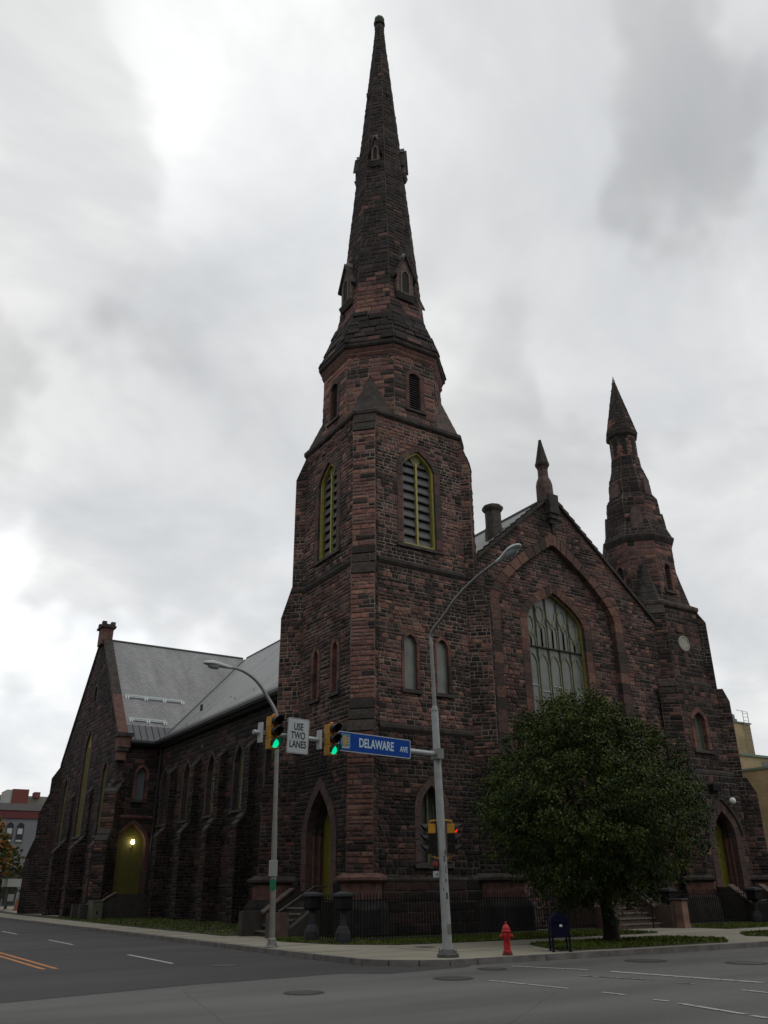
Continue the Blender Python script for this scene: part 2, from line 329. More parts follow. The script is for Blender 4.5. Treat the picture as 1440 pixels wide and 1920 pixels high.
def add_stone(fr, owner, q, proud, col, joint=0.014, inset=0.02):
    # q: (ua0, ub0, v0, ua1, ub1, v1)
    a0, b0, v0, a1, b1, v1 = q
    j = joint
    c = [(a0 + j, v0 + j), (b0 - j, v0 + j), (b1 - j, v1 - j), (a1 + j, v1 - j)]
    if b0 - a0 < 3 * j: c[0] = c[1] = ((a0 + b0) / 2, v0 + j)
    if b1 - a1 < 3 * j: c[3] = c[2] = ((a1 + b1) / 2, v1 - j)
    mu = sum(p[0] for p in c) / 4; mv = sum(p[1] for p in c) / 4
    vs = [fr.p(u, v, -0.004) for u, v in c]
    k = inset
    top = []
    for u, v in c:
        du, dv = mu - u, mv - v
        su = min(k, abs(du) * .4); sv = min(k, abs(dv) * .4)
        top.append(fr.p(u + math.copysign(su, du), v + math.copysign(sv, dv), proud + random.uniform(-.006, .006)))
    vs += top
    vs.append(fr.p(mu + random.uniform(-.03, .03), mv, proud + random.uniform(.0, .022)))
    fs = [(0, 1, 5, 4), (1, 2, 6, 5), (2, 3, 7, 6), (3, 0, 4, 7), (4, 5, 8), (5, 6, 8), (6, 7, 8), (7, 4, 8)]
    P = vs[8]; area = ((b0 - a0) + (b1 - a1)) / 2 * (v1 - v0)
    d = EYE - P
    w = area * max(0, d.normalized().dot(fr.N)) / d.length_squared
    STONES.append((w, owner, [tuple(x) for x in vs], fs, col))
class Hole:
    def __init__(s, c, a, z0, zs, za, p=1.9): s.c, s.a, s.z0, s.zs, s.za, s.p = c, a, z0, zs, za, p
    def half(s, v):
        if v <= s.zs: return s.a
        t = min(1, (v - s.zs) / max(1e-6, s.za - s.zs)); return s.a * (1 - t ** s.p)
def wall(fr, owner, z0, z1, span, holes=(), tint=T_STD, row=(.12, .235), ln=(.19, .44), proud=(.010, .045), stones=True, extra=()):
    cm = core(owner)
    brk = sorted({round(b, 4) for b in [z0, z1, *extra] + [x for h in holes for x in (h.z0, h.zs, h.za)] if z0 <= b <= z1})
    rows = []
    for a, b in zip(brk[:-1], brk[1:]):
        if b - a < 1e-3: continue
        n = max(1, round((b - a) / (random.uniform(.92, 1.08) * (row[0] + row[1]) / 2)))
        hs = [random.uniform(*row) for _ in range(n)]; sc = (b - a) / sum(hs); z = a
        for h in hs: rows.append((z, z + h * sc)); z += h * sc
    show = stones and vis(fr, sum(span((z0 + z1) / 2)) / 2, (z0 + z1) / 2)
    for va, vb in rows:
        s0, s1 = span(va), span(vb)
        if max(s0[1] - s0[0], s1[1] - s1[0]) < 0.02: continue
        act = sorted([h for h in holes if h.z0 < vb - 1e-3 and h.za > va + 1e-3], key=lambda h: h.c)
        edges0 = [s0[0]]; edges1 = [s1[0]]
        for h in act:
            h0, h1 = h.half(va), h.half(vb)
            edges0 += [h.c - h0, h.c + h0]; edges1 += [h.c - h1, h.c + h1]
        edges0.append(s0[1]); edges1.append(s1[1])
        for i in range(0, len(edges0), 2):
            a0, b0, a1, b1 = edges0[i], edges0[i + 1], edges1[i], edges1[i + 1]
            if b0 - a0 < .01 and b1 - a1 < .01: continue
            if b0 < a0: b0 = a0 = (a0 + b0) / 2
            if b1 < a1: b1 = a1 = (a1 + b1) / 2
            cm.quad(fr.p(a0, va), fr.p(b0, va), fr.p(b1, vb), fr.p(a1, vb))
            if not show: continue
            u = max(a0, a1); um = min(b0, b1); cuts = []
            if um - u > .2:
                x = u + random.uniform(ln[0] * .5, ln[1])
                while x < um - .14:
                    cuts.append(x); x += random.uniform(*ln)
            L0, L1 = a0, a1
            for x in cuts + [None]:
                r0, r1 = (b0, b1) if x is None else (x, x)
                mid = fr.p((L0 + r0) / 2, (va + vb) / 2)
                add_stone(fr, owner, (L0, r0, va, L1, r1, vb), random.uniform(*proud), tint(mid))
                L0, L1 = r0, r1
def opening(fr, owner_part, h, ring=.3, depth=.35, out=.035, nv=5, jamb=.42, tint=red_tint, sill=True, sillmat=None, arch_tint=None, church=None, single=True, p_out=None):
    """voussoirs, jamb stones and sill round a pointed opening; the hole in the wall is the outer edge of the ring"""
    part = owner_part
    col_mb = MB()
    def blk(P, col, name):
        mb = MB(); mb.hexa(P, col)
        me = mb.mesh(name, M_STONE)
        if single: link_mesh(name, me, part)
    inner = Hole(h.c, h.a - ring, h.z0, h.zs, h.za - ring * 1.15, h.p)
    # jambs
    z = h.z0 + (0.18 if sill else 0); zs = h.zs
    n = max(1, round((zs - z) / jamb)); dz = (zs - z) / n
    for sgn in (-1, 1):
        for i in range(n):
            a, b = z + i * dz + .006, z + (i + 1) * dz - .006
            u0, u1 = h.c + sgn * inner.a, h.c + sgn * (h.a + (0.0 if i % 2 else .0))
            if u0 > u1: u0, u1 = u1, u0
            d = out + random.uniform(-.01, .01)
            P = [fr.p(u0, a, -depth), fr.p(u1, a, -depth), fr.p(u1, a, d), fr.p(u0, a, d), fr.p(u0, b, -depth), fr.p(u1, b, -depth), fr.p(u1, b, d), fr.p(u0, b, d)]
            c = tint(P[0]); blk(P, c, 'jamb_stone')
    # voussoirs
    def outl(hh, t):   # t 0..1 springing to apex
        v = hh.zs + (hh.za - hh.zs) * t; return hh.half(v), v
    ts = [1 - (1 - i / nv) ** 1.0 for i in range(nv + 1)]
    ts = [math.sin(i / nv * math.pi / 2) ** 1.15 for i in range(nv + 1)]
    for sgn in (-1, 1):
        for i in range(nv):
            t0, t1 = ts[i] + (.004 if i else 0), ts[i + 1] - .004
            (ai, vi), (ao, vo) = outl(inner, t0), outl(h, t0); (bi, wi), (bo, wo) = outl(inner, t1), outl(h, t1)
            d = out + random.uniform(0, .015)
            P = [fr.p(h.c + sgn * x, y, dd) for dd in (-depth, d) for x, y in ((ai, vi), (ao, vo), (bo, wo), (bi, wi))]
            blk(P, (arch_tint or tint)(P[0]), 'voussoir')
    if sill:
        mb = MB(); a = h.a + .06
        mb.hexa([fr.p(h.c - a, h.z0 - .02, -depth), fr.p(h.c + a, h.z0 - .02, -depth), fr.p(h.c + a, h.z0 - .02, .12), fr.p(h.c - a, h.z0 - .02, .12),
                 fr.p(h.c - a, h.z0 + .2, -depth), fr.p(h.c + a, h.z0 + .2, -depth), fr.p(h.c + a, h.z0 + .13, .09), fr.p(h.c - a, h.z0 + .13, .09)])
        link_mesh('sill', mb.mesh('sill', sillmat or M_TRIM), part)
    return inner
def outline_pts(h, n=10, z0=None):
    z0 = h.z0 if z0 is None else z0
    pts = [(h.c - h.a, z0), (h.c + h.a, z0)]
    for i in range(n + 1):
        v = h.zs + (h.za - h.zs) * i / n; pts.append((h.c + h.half(v), v))
    for i in range(n - 1, -1, -1):
        v = h.zs + (h.za - h.zs) * i / n; pts.append((h.c - h.half(v), v))
    return pts
def pane(fr, h, d, material, parent, name='pane', z0=None):
    mb = MB(); pts = outline_pts(h, z0=z0)
    fr_p = [fr.p(u, v, d) for u, v in pts]; bk = [fr.p(u, v, d - .03) for u, v in pts]
    mb.loft([bk, fr_p])
    return link_mesh(name, mb.mesh(name, material), parent)
def frame_bar(fr, h, d, w, material, parent, name='frame', th=.06, z0=None):
    mb = MB(); pts = outline_pts(h, z0=z0)
    hi = Hole(h.c, h.a - w, h.z0 + w, h.zs, h.za - w * 1.25, h.p); pin = outline_pts(hi, z0=(h.z0 if z0 is None else z0) + w)
    n = len(pts)
    for i in range(n):
        j = (i + 1) % n
        A = [fr.p(*pts[i], d), fr.p(*pts[j], d), fr.p(*pin[j], d), fr.p(*pin[i], d)]; B = [fr.p(*pts[i], d + th), fr.p(*pts[j], d + th), fr.p(*pin[j], d + th), fr.p(*pin[i], d + th)]
        mb.hexa(A + B)
    link_mesh(name, mb.mesh(name, material), parent)
    return hi
def bar(fr, u0, v0, u1, v1, d0, d1, material, parent, name):
    mb = MB(); mb.hexa([fr.p(u0, v0, d0), fr.p(u1, v0, d0), fr.p(u1, v0, d1), fr.p(u0, v0, d1), fr.p(u0, v1, d0), fr.p(u1, v1, d0), fr.p(u1, v1, d1), fr.p(u0, v1, d1)])
    return link_mesh(name, mb.mesh(name, material), parent)
ZV = Vector((0, 0, 1))
def vfr(p, U, Nn): return Fr((p[0], p[1], 0), (*U, 0), ZV, (*Nn, 0))

# ------------------------------------------------------------------ ground, roads, kerbs, walks
def sheet(name, pts, z, material, kind='structure', parent=None):
    mb = MB(); mb.poly([(x, y, z) for x, y in pts]); return mb.build(name, material, parent, kind=kind)
sheet('ground', [(-900, -900), (900, -900), (900, 900), (-900, 900)], -0.02, M_SOIL)
sheet('avenue_road', [(-80, -40), (160, -40), (160, 17.9), (-80, 17.9)], 0.0, M_ROAD)
sheet('side_street_road', [(-9, 14.6), (3.09, 16.62), (6.7, 17.45), (10.1, 17.65), (10.9, 17.0), (13.2, 17.25), (14.2, 18.2), (12.5, 22), (12.0, 260), (-9, 260)], 0.004, M_ROAD2)
# kerb line from far up the side street, round the corner, along the avenue
kerb = [(11.45, y) for y in (230, 190, 150, 120, 100)] + [(11.45, 100 - 2.4 * i) for i in range(1, 32)]
kerb += [(11.42, 22.6), (11.4, 21.4)]
for i in range(1, 6):
    a = math.pi + i / 5 * math.pi / 2; kerb.append((13.75 + 2.35 * math.cos(a), 19.9 + 2.35 * math.sin(a)))
x = 13.75
while x < 70: x += 2.1; kerb.append((x, 17.55 - (x - 13.75) * .035 if x < 30 else 16.98))
poly_walk = kerb[:]                       # inner area behind the kerb
inner = []
KT = 0.17
for i, p in enumerate(kerb):
    a, b = Vector(kerb[max(i - 1, 0)]), Vector(kerb[min(i + 1, len(kerb) - 1)])
    d = (b - a).normalized(); n = Vector((-d.y, d.x)); inner.append(Vector(p) + n * KT)
mb = MB(); mb.poly([(p.x, p.y, .128) for p in inner] + [(160, 17.1, .128), (160, 260, .128), (11.6, 260, .128)])
walk = mb.build('sidewalk', M_WALK, kind='structure')
kerb_o = None
mb = MB()
n = len(kerb)
prev = None
for i in range(n - 1):
    a, b, c, d = Vector(kerb[i]), Vector(kerb[i + 1]), inner[i + 1], inner[i]
    g = (b - a).normalized() * .012
    h = .132 + random.uniform(-.004, .006)
    far = (a - Vector((0, 0))).length > 75
    k = MB(); k.hexa([(*(a + g), -.05), (*(b - g), -.05), (*(c - g), -.05), (*(d + g), -.05), (*(a + g + (d - a) * .12), h), (*(b - g + (c - b) * .12), h), (*(c - g), h), (*(d + g), h)])
    if kerb_o is None:
        kerb_o = k.build('kerb', M_KERB, kind='structure')
    else: link_mesh('kerbstone', k.mesh('kerbstone', M_KERB), kerb_o)
# paving flags along both walks (sheets a few mm proud with open joints)
def flag(x0, y0, x1, y1):
    mb = MB(); j = .012; h = .135 + random.uniform(-.003, .004)
    mb.hexa([(x0 + j, y0 + j, .11), (x1 - j, y0 + j, .11), (x1 - j, y1 - j, .11), (x0 + j, y1 - j, .11), (x0 + j, y0 + j, h), (x1 - j, y0 + j, h), (x1 - j, y1 - j, h), (x0 + j, y1 - j, h)])
    link_mesh('paving_slab', mb.mesh('paving_slab', M_WALK), walk)
y = 22.0
while y < 95: flag(11.66, y, 13.25, y + 1.5); y += 1.5
x = 14.4
while x < 46:
    for ya, yb in ((19.7, 21.2), (21.2, 22.6)): flag(x, ya if x < 16 else (20.9 if ya < 20 else ya), x + 1.5, yb)
    x += 1.5
# lawns: low soil mounds with grass blades
def lawn(name, pts, z=.150):
    mb = MB(); c = Vector((sum(p[0] for p in pts) / len(pts), sum(p[1] for p in pts) / len(pts)))
    mb.loft([[(x, y, .10) for x, y in pts], [(x, y, z - .01) for x, y in pts], [(*(Vector((x, y)) + (c - Vector((x, y))).normalized() * .12), z + .012) for x, y in pts]])
    return mb.build(name, M_SOIL, kind='structure')
LAWNS = [[(13.3, 31.9), (15.9, 31.9), (18.9, 34.0), (18.9, 58.3), (14.9, 58.0), (14.3, 75), (17, 110), (14.4, 110), (13.5, 58), (13.35, 45)],
         [(13.3, 27.0), (13.9, 24.6), (15.2, 23.2), (17.5, 22.9), (26.0, 22.75), (26.0, 25.6), (16.5, 26.4), (14.5, 28.4), (13.3, 28.3)],
         [(30.3, 23.0), (42.0, 23.2), (42.0, 27.0), (36.0, 27.2), (30.3, 27.5)],
         [(17.0, 18.15), (19, 17.95), (23.3, 17.8), (24.6, 18.9), (23.9, 20.7), (21, 20.95), (18.2, 20.8)],
         [(27.2, 17.9), (33, 17.7), (33, 20.6), (27.8, 20.7), (26.6, 19.6)]]
for i, P in enumerate(LAWNS): lawn('lawn', P)
def inside(P, x, y):
    c = False
    for i in range(len(P)):
        (x1, y1), (x2, y2) = P[i - 1], P[i]
        if (y1 > y) != (y2 > y) and x < (x2 - x1) * (y - y1) / (y2 - y1) + x1: c = not c
    return c
GR = [(.075, .11, .012), (.055, .085, .011), (.10, .11, .02), (.045, .07, .010)]
gm = MB(); M_GRASS = mat('grass_blades', (.05, .07, .02), 0.85, attr=True, spec=0.2)
for P in LAWNS:
    xs = [p[0] for p in P]; ys = [p[1] for p in P]; area = (max(xs) - min(xs)) * (max(ys) - min(ys))
    for _ in range(int(min(area * 260, 22000))):
        x, y = random.uniform(min(xs) - .05, max(xs) + .05), random.uniform(min(ys), max(ys))
        if not inside(P, x, y) or y > 62: continue
        a = random.uniform(0, 6.28); w = random.uniform(.02, .05); h = random.uniform(.03, .08); ca, sa = math.cos(a) * w, math.sin(a) * w
        k = len(gm.v); z = .155
        gm.v += [(x - ca, y - sa, z), (x + ca, y + sa, z), (x + random.uniform(-.04, .04), y + random.uniform(-.04, .04), z + h)]; gm.f.append((k, k + 1, k + 2))
        c = random.choice(GR); pn = 1 + .5 * noise.noise(Vector((x, y, 0)) * .8); gm.c += [(c[0] * pn, c[1] * pn, c[2] * pn)] * 3
gm.build('grass', M_GRASS, kind='stuff')

# road markings (thin paint sheets, worn)
def paint_mat(name, col, wear):
    mt = bpy.data.materials.new(name); mt.use_nodes = True; t = mt.node_tree; b = t.nodes['Principled BSDF']; b.inputs['Roughness'].default_value = .8
    tcn = N('ShaderNodeTexCoord', t); nn = N('ShaderNodeTexNoise', t); nn.inputs['Scale'].default_value = 9; nn.inputs['Detail'].default_value = 8; t.links.new(tcn.outputs['Object'], nn.inputs[0])
    mr = N('ShaderNodeMapRange', t); t.links.new(nn.outputs[0], mr.inputs[0]); mr.inputs[1].default_value = wear; mr.inputs[2].default_value = wear + .1
    mm = N('ShaderNodeMix', t, data_type='RGBA'); mm.inputs[6].default_value = (.07, .07, .068, 1); mm.inputs[7].default_value = (*col, 1); t.links.new(mr.outputs[0], mm.inputs[0]); t.links.new(mm.outputs[2], b.inputs['Base Color'])
    return mt
M_PW = paint_mat('road_paint_white', (.36, .36, .35), .34); M_PWW = paint_mat('road_paint_worn', (.30, .30, .29), .46); M_PY = paint_mat('road_paint_yellow', (.45, .17, .035), .33)
def stripe(a, b, w, material, name='lane_marking', z=.0085):
    a, b = Vector(a), Vector(b); d = (b - a).normalized(); n = Vector((-d.y, d.x)) * w / 2; mb = MB()
    K = max(2, int((b - a).length / .25)); L0, R0 = [], []
    for i in range(K + 1):
        p = a + (b - a) * i / K; j = random.uniform(-.006, .006)
        L0.append(p + n * (1 + j * 12)); R0.append(p - n * (1 - j * 12))
    for i in range(K): mb.quad((*R0[i], z), (*R0[i + 1], z), (*L0[i + 1], z), (*L0[i], z))
    return mb.build(name, material, kind='structure')
for y0 in (22.6, 32.6, 42.3, 52): stripe((8.16, y0 + 3.9), (8.1, y0), .11, M_PW)
stripe((5.10, 60), (5.38, 22.9), .11, M_PY, 'centre_line_marking'); stripe((4.84, 60), (5.10, 22.9), .11, M_PY, 'centre_line_marking')
for a, b, w, mm_ in [((14.11, 16.76), (14.76, 15.0), .11, M_PW), ((14.86, 14.43), (15.36, 11.12), .16, M_PW), ((13.7, 14.15), (14.18, 12.68), .10, M_PWW), ((11.64, 14.53), (11.85, 12.58), .09, M_PW),
                 ((11.9, 11.81), (11.92, 11.31), .09, M_PW), ((11.79, 10.59), (11.82, 10.3), .10, M_PW), ((11.74, 10.03), (11.49, 8.67), .11, M_PW), ((11.45, 8.55), (11.3, 7.2), .11, M_PW),
                 ((14.03, 10.6), (14.02, 9.9), .11, M_PW), ((14.11, 12.1), (14.18, 11.7), .07, M_PWW)]:
    stripe(a, b, w, mm_, 'crossing_marking')
def cover(x, y, r, label, z=.009, name='manhole_cover'):
    rt = thing(name, (x, y, z), label, 'manhole cover')
    mb = MB(); mb.lathe((x, y, z), [(r * 1.0, -.004), (r * 1.0, .003), (r * .93, .004), (r * .93, .001), (r * .9, .001), (r * .9, .004), (0.01, .005)], 28); mb.build('cover_plate', M_IRONCOVER, rt)
    mb = MB(); mb.loft([[(x + r * k * math.cos(i / 28 * 6.2832), y + r * k * math.sin(i / 28 * 6.2832), z + zz) for i in range(28)] for k, zz in ((1.22, -.004), (1.2, .0), (1.02, .0), (1.02, -.004))], cap0=False, cap1=False); mb.build('frame_ring', M_ROAD2, rt)
cover(7.76, 14.88, .30, 'round iron manhole cover in the light grey asphalt nearest the camera')
cover(8.88, 21.2, .34, 'faint iron manhole cover in the dark asphalt beyond the dashed lane line')
cover(11.34, 15.31, .34, 'iron manhole cover just off the kerb in front of the tall signal pole')
cover(13.3, 16.5, .28, 'iron manhole cover at the start of the white line below the hydrant')
cover(17.6, 15.9, .42, 'iron manhole cover below the tree lawn near the avenue kerb')
cover(18.9, 14.0, .42, 'iron manhole cover by the right edge beyond the thick white line')
cover(15.18, 21.79, .26, 'small iron cover set in the concrete sidewalk beside the signal pole', z=.138, name='sidewalk_access_cover')

# ------------------------------------------------------------------ the church
church = thing('church', (19.4, 30.3, .13), 'red-brown and soot-black sandstone church with tall corner spire and grey slate roofs', 'church')
def stone_part(name, mb, parent=None, material=None, label=None): return mb.build(name, material or M_TRIM, parent or church, label=label)
CX, CY, HW, BW = 19.4, 30.3, 3.0, 0.5
S2 = math.sqrt(.5)
def side_frame(cx, cy, hw, k):       # k 0 front (-y), 1 right (+x), 2 back, 3 left (-x)
    Nn = [(0, -1), (1, 0), (0, 1), (-1, 0)][k]; U = (-Nn[1], Nn[0])
    return Fr((cx + Nn[0] * hw, cy + Nn[1] * hw, 0), (*U, 0), ZV, (*Nn, 0))
def buttress(owner, K, D, w, prof, tf=T_STD, ts=T_STD, trim=trim_tint, rowf=(.13, .26), lnf=(.35, .8)):
    K = Vector(K); D = Vector(D).normalized(); T = Vector((-D.y, D.x))
    for (z0, e0), (z1, e1) in zip(prof[:-1], prof[1:]):
        if z1 - z0 < 1e-4: continue
        O = K + D * e0
        if owner in (TW, TWL): owner = TWL if z1 < 8.5 else TW
        if abs(e1 - e0) < 1e-6:
            wall(Fr((O.x, O.y, 0), (*T, 0), ZV, (*D, 0)), owner, z0, z1, lambda v: (-w, w), tint=tf, row=rowf, ln=lnf)
        else:
            V = Vector((D.x * (e1 - e0), D.y * (e1 - e0), z1 - z0)); Ln = V.length; V.normalize(); Nn = Vector((*T, 0)).cross(V)
            if Nn.dot(Vector((*D, 0))) < 0: Nn = -Nn
            fr = Fr((O.x, O.y, z0), (*T, 0), V, Nn)
            wall(fr, owner, 0, Ln, lambda v: (-w - .03, w + .03), tint=trim, row=(.38, .5), ln=(1.5, 2), proud=(.04, .09))
        for s in (-1, 1):
            P = K + T * w * s
            wall(Fr((P.x, P.y, 0), (*D, 0), ZV, (*(T * s), 0)), owner, z0, z1, lambda v, z0=z0, z1=z1, e0=e0, e1=e1: (-w, max(-w, e0 + (e1 - e0) * (v - z0) / (z1 - z0))), tint=ts)
def string(fr, u0, u1, z, h=.32, out=.12, name='string_course', material=None, parent=None):
    mb = MB(); a = .0
    sec = [(-.05, z - h), (out * .4, z - h), (out, z - h * .62), (out, z - h * .25), (.02, z), (-.05, z)]
    n = max(1, round((u1 - u0) / 1.3)); first = None
    for i in range(n):
        x0 = u0 + (u1 - u0) * i / n + (.006 if i else 0); x1 = u0 + (u1 - u0) * (i + 1) / n - (.006 if i < n - 1 else 0); m_ = MB()
        m_.loft([[fr.p(x0, v, d) for d, v in sec], [fr.p(x1, v, d) for d, v in sec]])
        if first is None: first = m_.build(name, material or M_TRIM, parent or church)
        else: link_mesh('course_stone', m_.mesh('course_stone', material or M_TRIM), first)
TW = 'tower_wall'; TWL = 'lower_tower_wall'
soot_shade_t = [((19.3, 27.3, 14.9), (1.6, 1, .8), .8), ((19.7, 27.3, 12.2), (.7, 1, 1.7), .5), ((21.3, 27.3, 12.6), (.8, 1, 1.3), .5), ((21.4, 27.3, 17.5), (.5, 1, 1.4), .5), ((19.4, 30, 2.0), (5, 5, 4.6), .35), ((19.4, 28, 21.8), (1.2, 2, .8), .5)]  # soot under sills and courses; the wide base ellipsoid is painted shade
T_TOW = tinter(.42, .31, 1.03, soot_shade_t); T_TLOW = tinter(.12, .42, .50, [((19.4, 30, 1.5), (6, 6, 3), .25)])  # lower stage: soot, and its shade put into the stone tint
sp = HW - BW / S2
jf = lambda v: (-sp, sp)
DOORH = Hole(-.2, 1.42, .15, 3.75, 5.75, 1.7)
LOWWIN = Hole(.12, .82, 2.35, 4.5, 5.62, 1.8)
BEL = Hole(-.07, 1.17, 15.0, 18.95, 20.2, 1.7)
LAN1, LAN2 = Hole(-.72, .44, 8.75, 10.8, 11.3, 2.4), Hole(.88, .44, 8.75, 10.8, 11.3, 2.4)
LLN1, LLN2 = Hole(-.85, .40, 8.8, 10.8, 11.25, 2.4), Hole(.85, .40, 8.8, 10.8, 11.25, 2.4)
for k in range(4):
    fr = side_frame(CX, CY, HW, k); frb = side_frame(CX, CY, HW + .14, k)
    w_ = HW + .14 - .62 / S2
    low = [Hole(DOORH.c, DOORH.a, .15, 2.0, 2.01)] if k == 3 else []
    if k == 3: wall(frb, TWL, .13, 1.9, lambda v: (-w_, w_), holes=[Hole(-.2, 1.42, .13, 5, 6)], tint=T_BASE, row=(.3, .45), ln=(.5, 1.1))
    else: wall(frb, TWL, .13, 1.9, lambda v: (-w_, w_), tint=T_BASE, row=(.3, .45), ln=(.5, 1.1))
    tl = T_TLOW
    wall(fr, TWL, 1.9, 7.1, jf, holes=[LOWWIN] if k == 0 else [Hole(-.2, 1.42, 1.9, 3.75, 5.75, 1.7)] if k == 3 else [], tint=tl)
    wall(fr, TW, 7.1, 14.0, jf, holes=[LAN1, LAN2] if k == 0 else [LLN1, LLN2] if k == 3 else [], tint=T_TOW if k == 0 else tinter(.08, .18, .92))
    wall(fr, TW, 14.0, 21.2, jf, holes=[BEL] if k in (0, 3) else [], tint=T_TOW)
    if k in (0, 3):
        string(fr, -sp + .01, sp - .01, 7.5); string(fr, -sp + .01, sp - .01, 14.35); 
        u = 1.62 if k == 3 else None
        if k == 0: string(frb, -w_ + .02, w_ - .02, 2.02, h=.16, out=.05)
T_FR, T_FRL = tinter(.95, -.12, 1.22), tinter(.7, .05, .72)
K4 = {'front': ((CX - HW, CY - HW), (-1, -1)), 'left': ((CX - HW, CY + HW), (-1, 1)), 'right': ((CX + HW, CY - HW), (1, -1)), 'back': ((CX + HW, CY + HW), (1, 1))}
prof = {'front': [(2.1, .3), (7.0, .3), (8.3, -.08), (13.4, -.08), (14.7, -.24), (20.2, -.24), (21.2, -.46)],
        'left': [(2.1, 1.02), (5.35, 1.02), (7.0, .52), (12.9, .52), (14.4, .04), (19.9, .04), (21.1, -.46)],
        'right': [(2.1, 1.0), (5.4, 1.0), (6.9, .5), (12.7, .5), (14.0, -.06), (19.8, -.06), (21.1, -.46)]}
prof['back'] = prof['right']
for nme, (K, D) in K4.items():
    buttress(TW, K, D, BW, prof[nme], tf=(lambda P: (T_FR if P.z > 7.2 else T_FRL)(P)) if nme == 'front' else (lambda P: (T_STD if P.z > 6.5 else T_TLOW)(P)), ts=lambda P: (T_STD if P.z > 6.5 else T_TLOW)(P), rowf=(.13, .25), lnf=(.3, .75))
    # plinth of the buttress: dark foot, red block, moulded cap
    K2 = Vector(K); D2 = Vector(D).normalized(); T2 = Vector((-D2.y, D2.x)); e = prof[nme][0][1] + .14
    def ring(w, e, zz): return [(*(K2 + D2 * a + T2 * b), zz) for a, b in ((-.9, -w), (e, -w), (e, w), (-.9, w))]
    mb = MB(); mb.loft([ring(.86, e + .30, .1), ring(.84, e + .28, 1.02), ring(.70, e + .1, 1.3)]); mb.build('buttress_foot', mat('soot_and_shade_foot_stone', (.022, .020, .019), .9, noise_s=3, noise_amt=.45, bump=.5, spec=.2), church)  # foot colour holds painted low-wall shade besides soot
    mb = MB(); mb.loft([ring(.63, e + .02, 1.3), ring(.63, e + .02, 1.84)]); mb.build('buttress_block', M_RED, church)
    mb = MB(); mb.loft([ring(.66, e + .05, 1.84), ring(.80, e + .2, 1.93), ring(.80, e + .2, 2.02), ring(.60, e, 2.16)]); mb.build('buttress_moulding', M_RED if nme == 'front' else M_TRIM, church)
# tower outline for crowning course
def tower_outline(e, cx=CX, cy=CY, hw=HW, w=BW):
    pts = []
    for sx, sy in ((1, -1), (1, 1), (-1, 1), (-1, -1)):
        K = Vector((cx + sx * hw, cy + sy * hw)); D = Vector((sx, sy)) * S2; T = Vector((-D.y, D.x))
        pts += [K + D * e - T * w, K + D * e + T * w]
    return pts
mb = MB(); ringband(mb, tower_outline(-.46), [(-.1, 21.12), (.06, 21.12), (.13, 21.2), (.13, 21.36), (-.1, 21.55)]); mb.build('belfry_cornice', M_TRIM, church)

def octa(cx, cy, a, z): 
    q = a / math.cos(math.pi / 8); return [Vector((cx + q * math.cos(math.pi / 8 + k * math.pi / 4), cy + q * math.sin(math.pi / 8 + k * math.pi / 4))) for k in range(8)]
def octa_band(owner, cx, cy, a0, z0, a1, z1, tint, row=(.2, .34), ln=(.3, .7), holes={}, proud=(.012, .04), extra=()):
    for k in range(8):
        th = k * math.pi / 4; n = Vector((math.cos(th), math.sin(th), 0)); U = Vector((-n.y, n.x, 0))
        V = n * (a1 - a0) + ZV * (z1 - z0); Ln = V.length; V.normalize(); Nn = U.cross(V)
        if Nn.dot(n) < 0: Nn = -Nn
        O = Vector((cx, cy, z0)) + n * a0
        fr = Fr(O, U, V, Nn)
        wall(fr, owner, 0, Ln, lambda v: (-(a0 + (a1 - a0) * v / Ln) * .41421, (a0 + (a1 - a0) * v / Ln) * .41421), holes=holes.get(k, ()), tint=tint, row=row, ln=ln, proud=proud)
        yield k, fr
OCT = 'octagon_wall'
dwin = Hole(0, .52, .75, 2.75, 3.15, 2.4)
drum_fr = dict(octa_band(OCT, CX, CY, 2.82, 21.3, 2.78, 25.15, tinter(.55, .18, 1.1), holes={k: [dwin] for k in (0, 2, 4, 6)}))
mb = MB(); ringband(mb, octa(CX, CY, 2.78, 0), [(-.1, 25.0), (.05, 25.02), (.12, 25.16), (.07, 25.26), (.10, 25.3), (.17, 25.46), (-.1, 25.5)]); mb.build('lower_cornice', M_RED, church)
mb = MB(); ringband(mb, octa(CX, CY, 2.78, 0), [(-.1, 25.48), (.20, 25.5), (.27, 25.58), (.27, 25.72), (-.3, 25.95)]); mb.build('upper_cornice', M_TRIM, church)
SPW = 'spire_wall'
list(octa_band(SPW, CX, CY, 3.06, 25.72, 2.26, 28.1, T_SPIRE, row=(.34, .46), ln=(.5, .9), proud=(.02, .10)))
list(octa_band(SPW, CX, CY, 2.26, 28.1, 2.12, 28.75, tinter(.6, .25, .95), row=(.3, .36), ln=(.5, .9)))
def spire_t(P):
    return (tinter(.6, .3, .95) if P.z < 29.9 else tinter(.12, .90 if P.z < 36 else 1.3, .95))(P)
list(octa_band(SPW, CX, CY, 2.12, 28.75, .25, 52.2, spire_t, row=(.22, .32), ln=(.3, .6), proud=(.012, .04)))
mb = MB(); ringband(mb, octa(CX, CY, .24, 0), [(0, 52.1), (.05, 52.15), (.06, 52.5), (.0, 52.55), (.0, 52.65), (.1, 52.7), (.1, 52.95), (.06, 53.0)]); mb.build('spire_collar', M_TRIM, church)
mb = MB(); mb.lathe((CX, CY, 53.0), [(.30, 0), (.34, .1), (.33, .3), (.24, .42), (.1, .5), (.03, .52), (.012, .8)], 8); mb.build('spire_finial', M_COPPER, church)
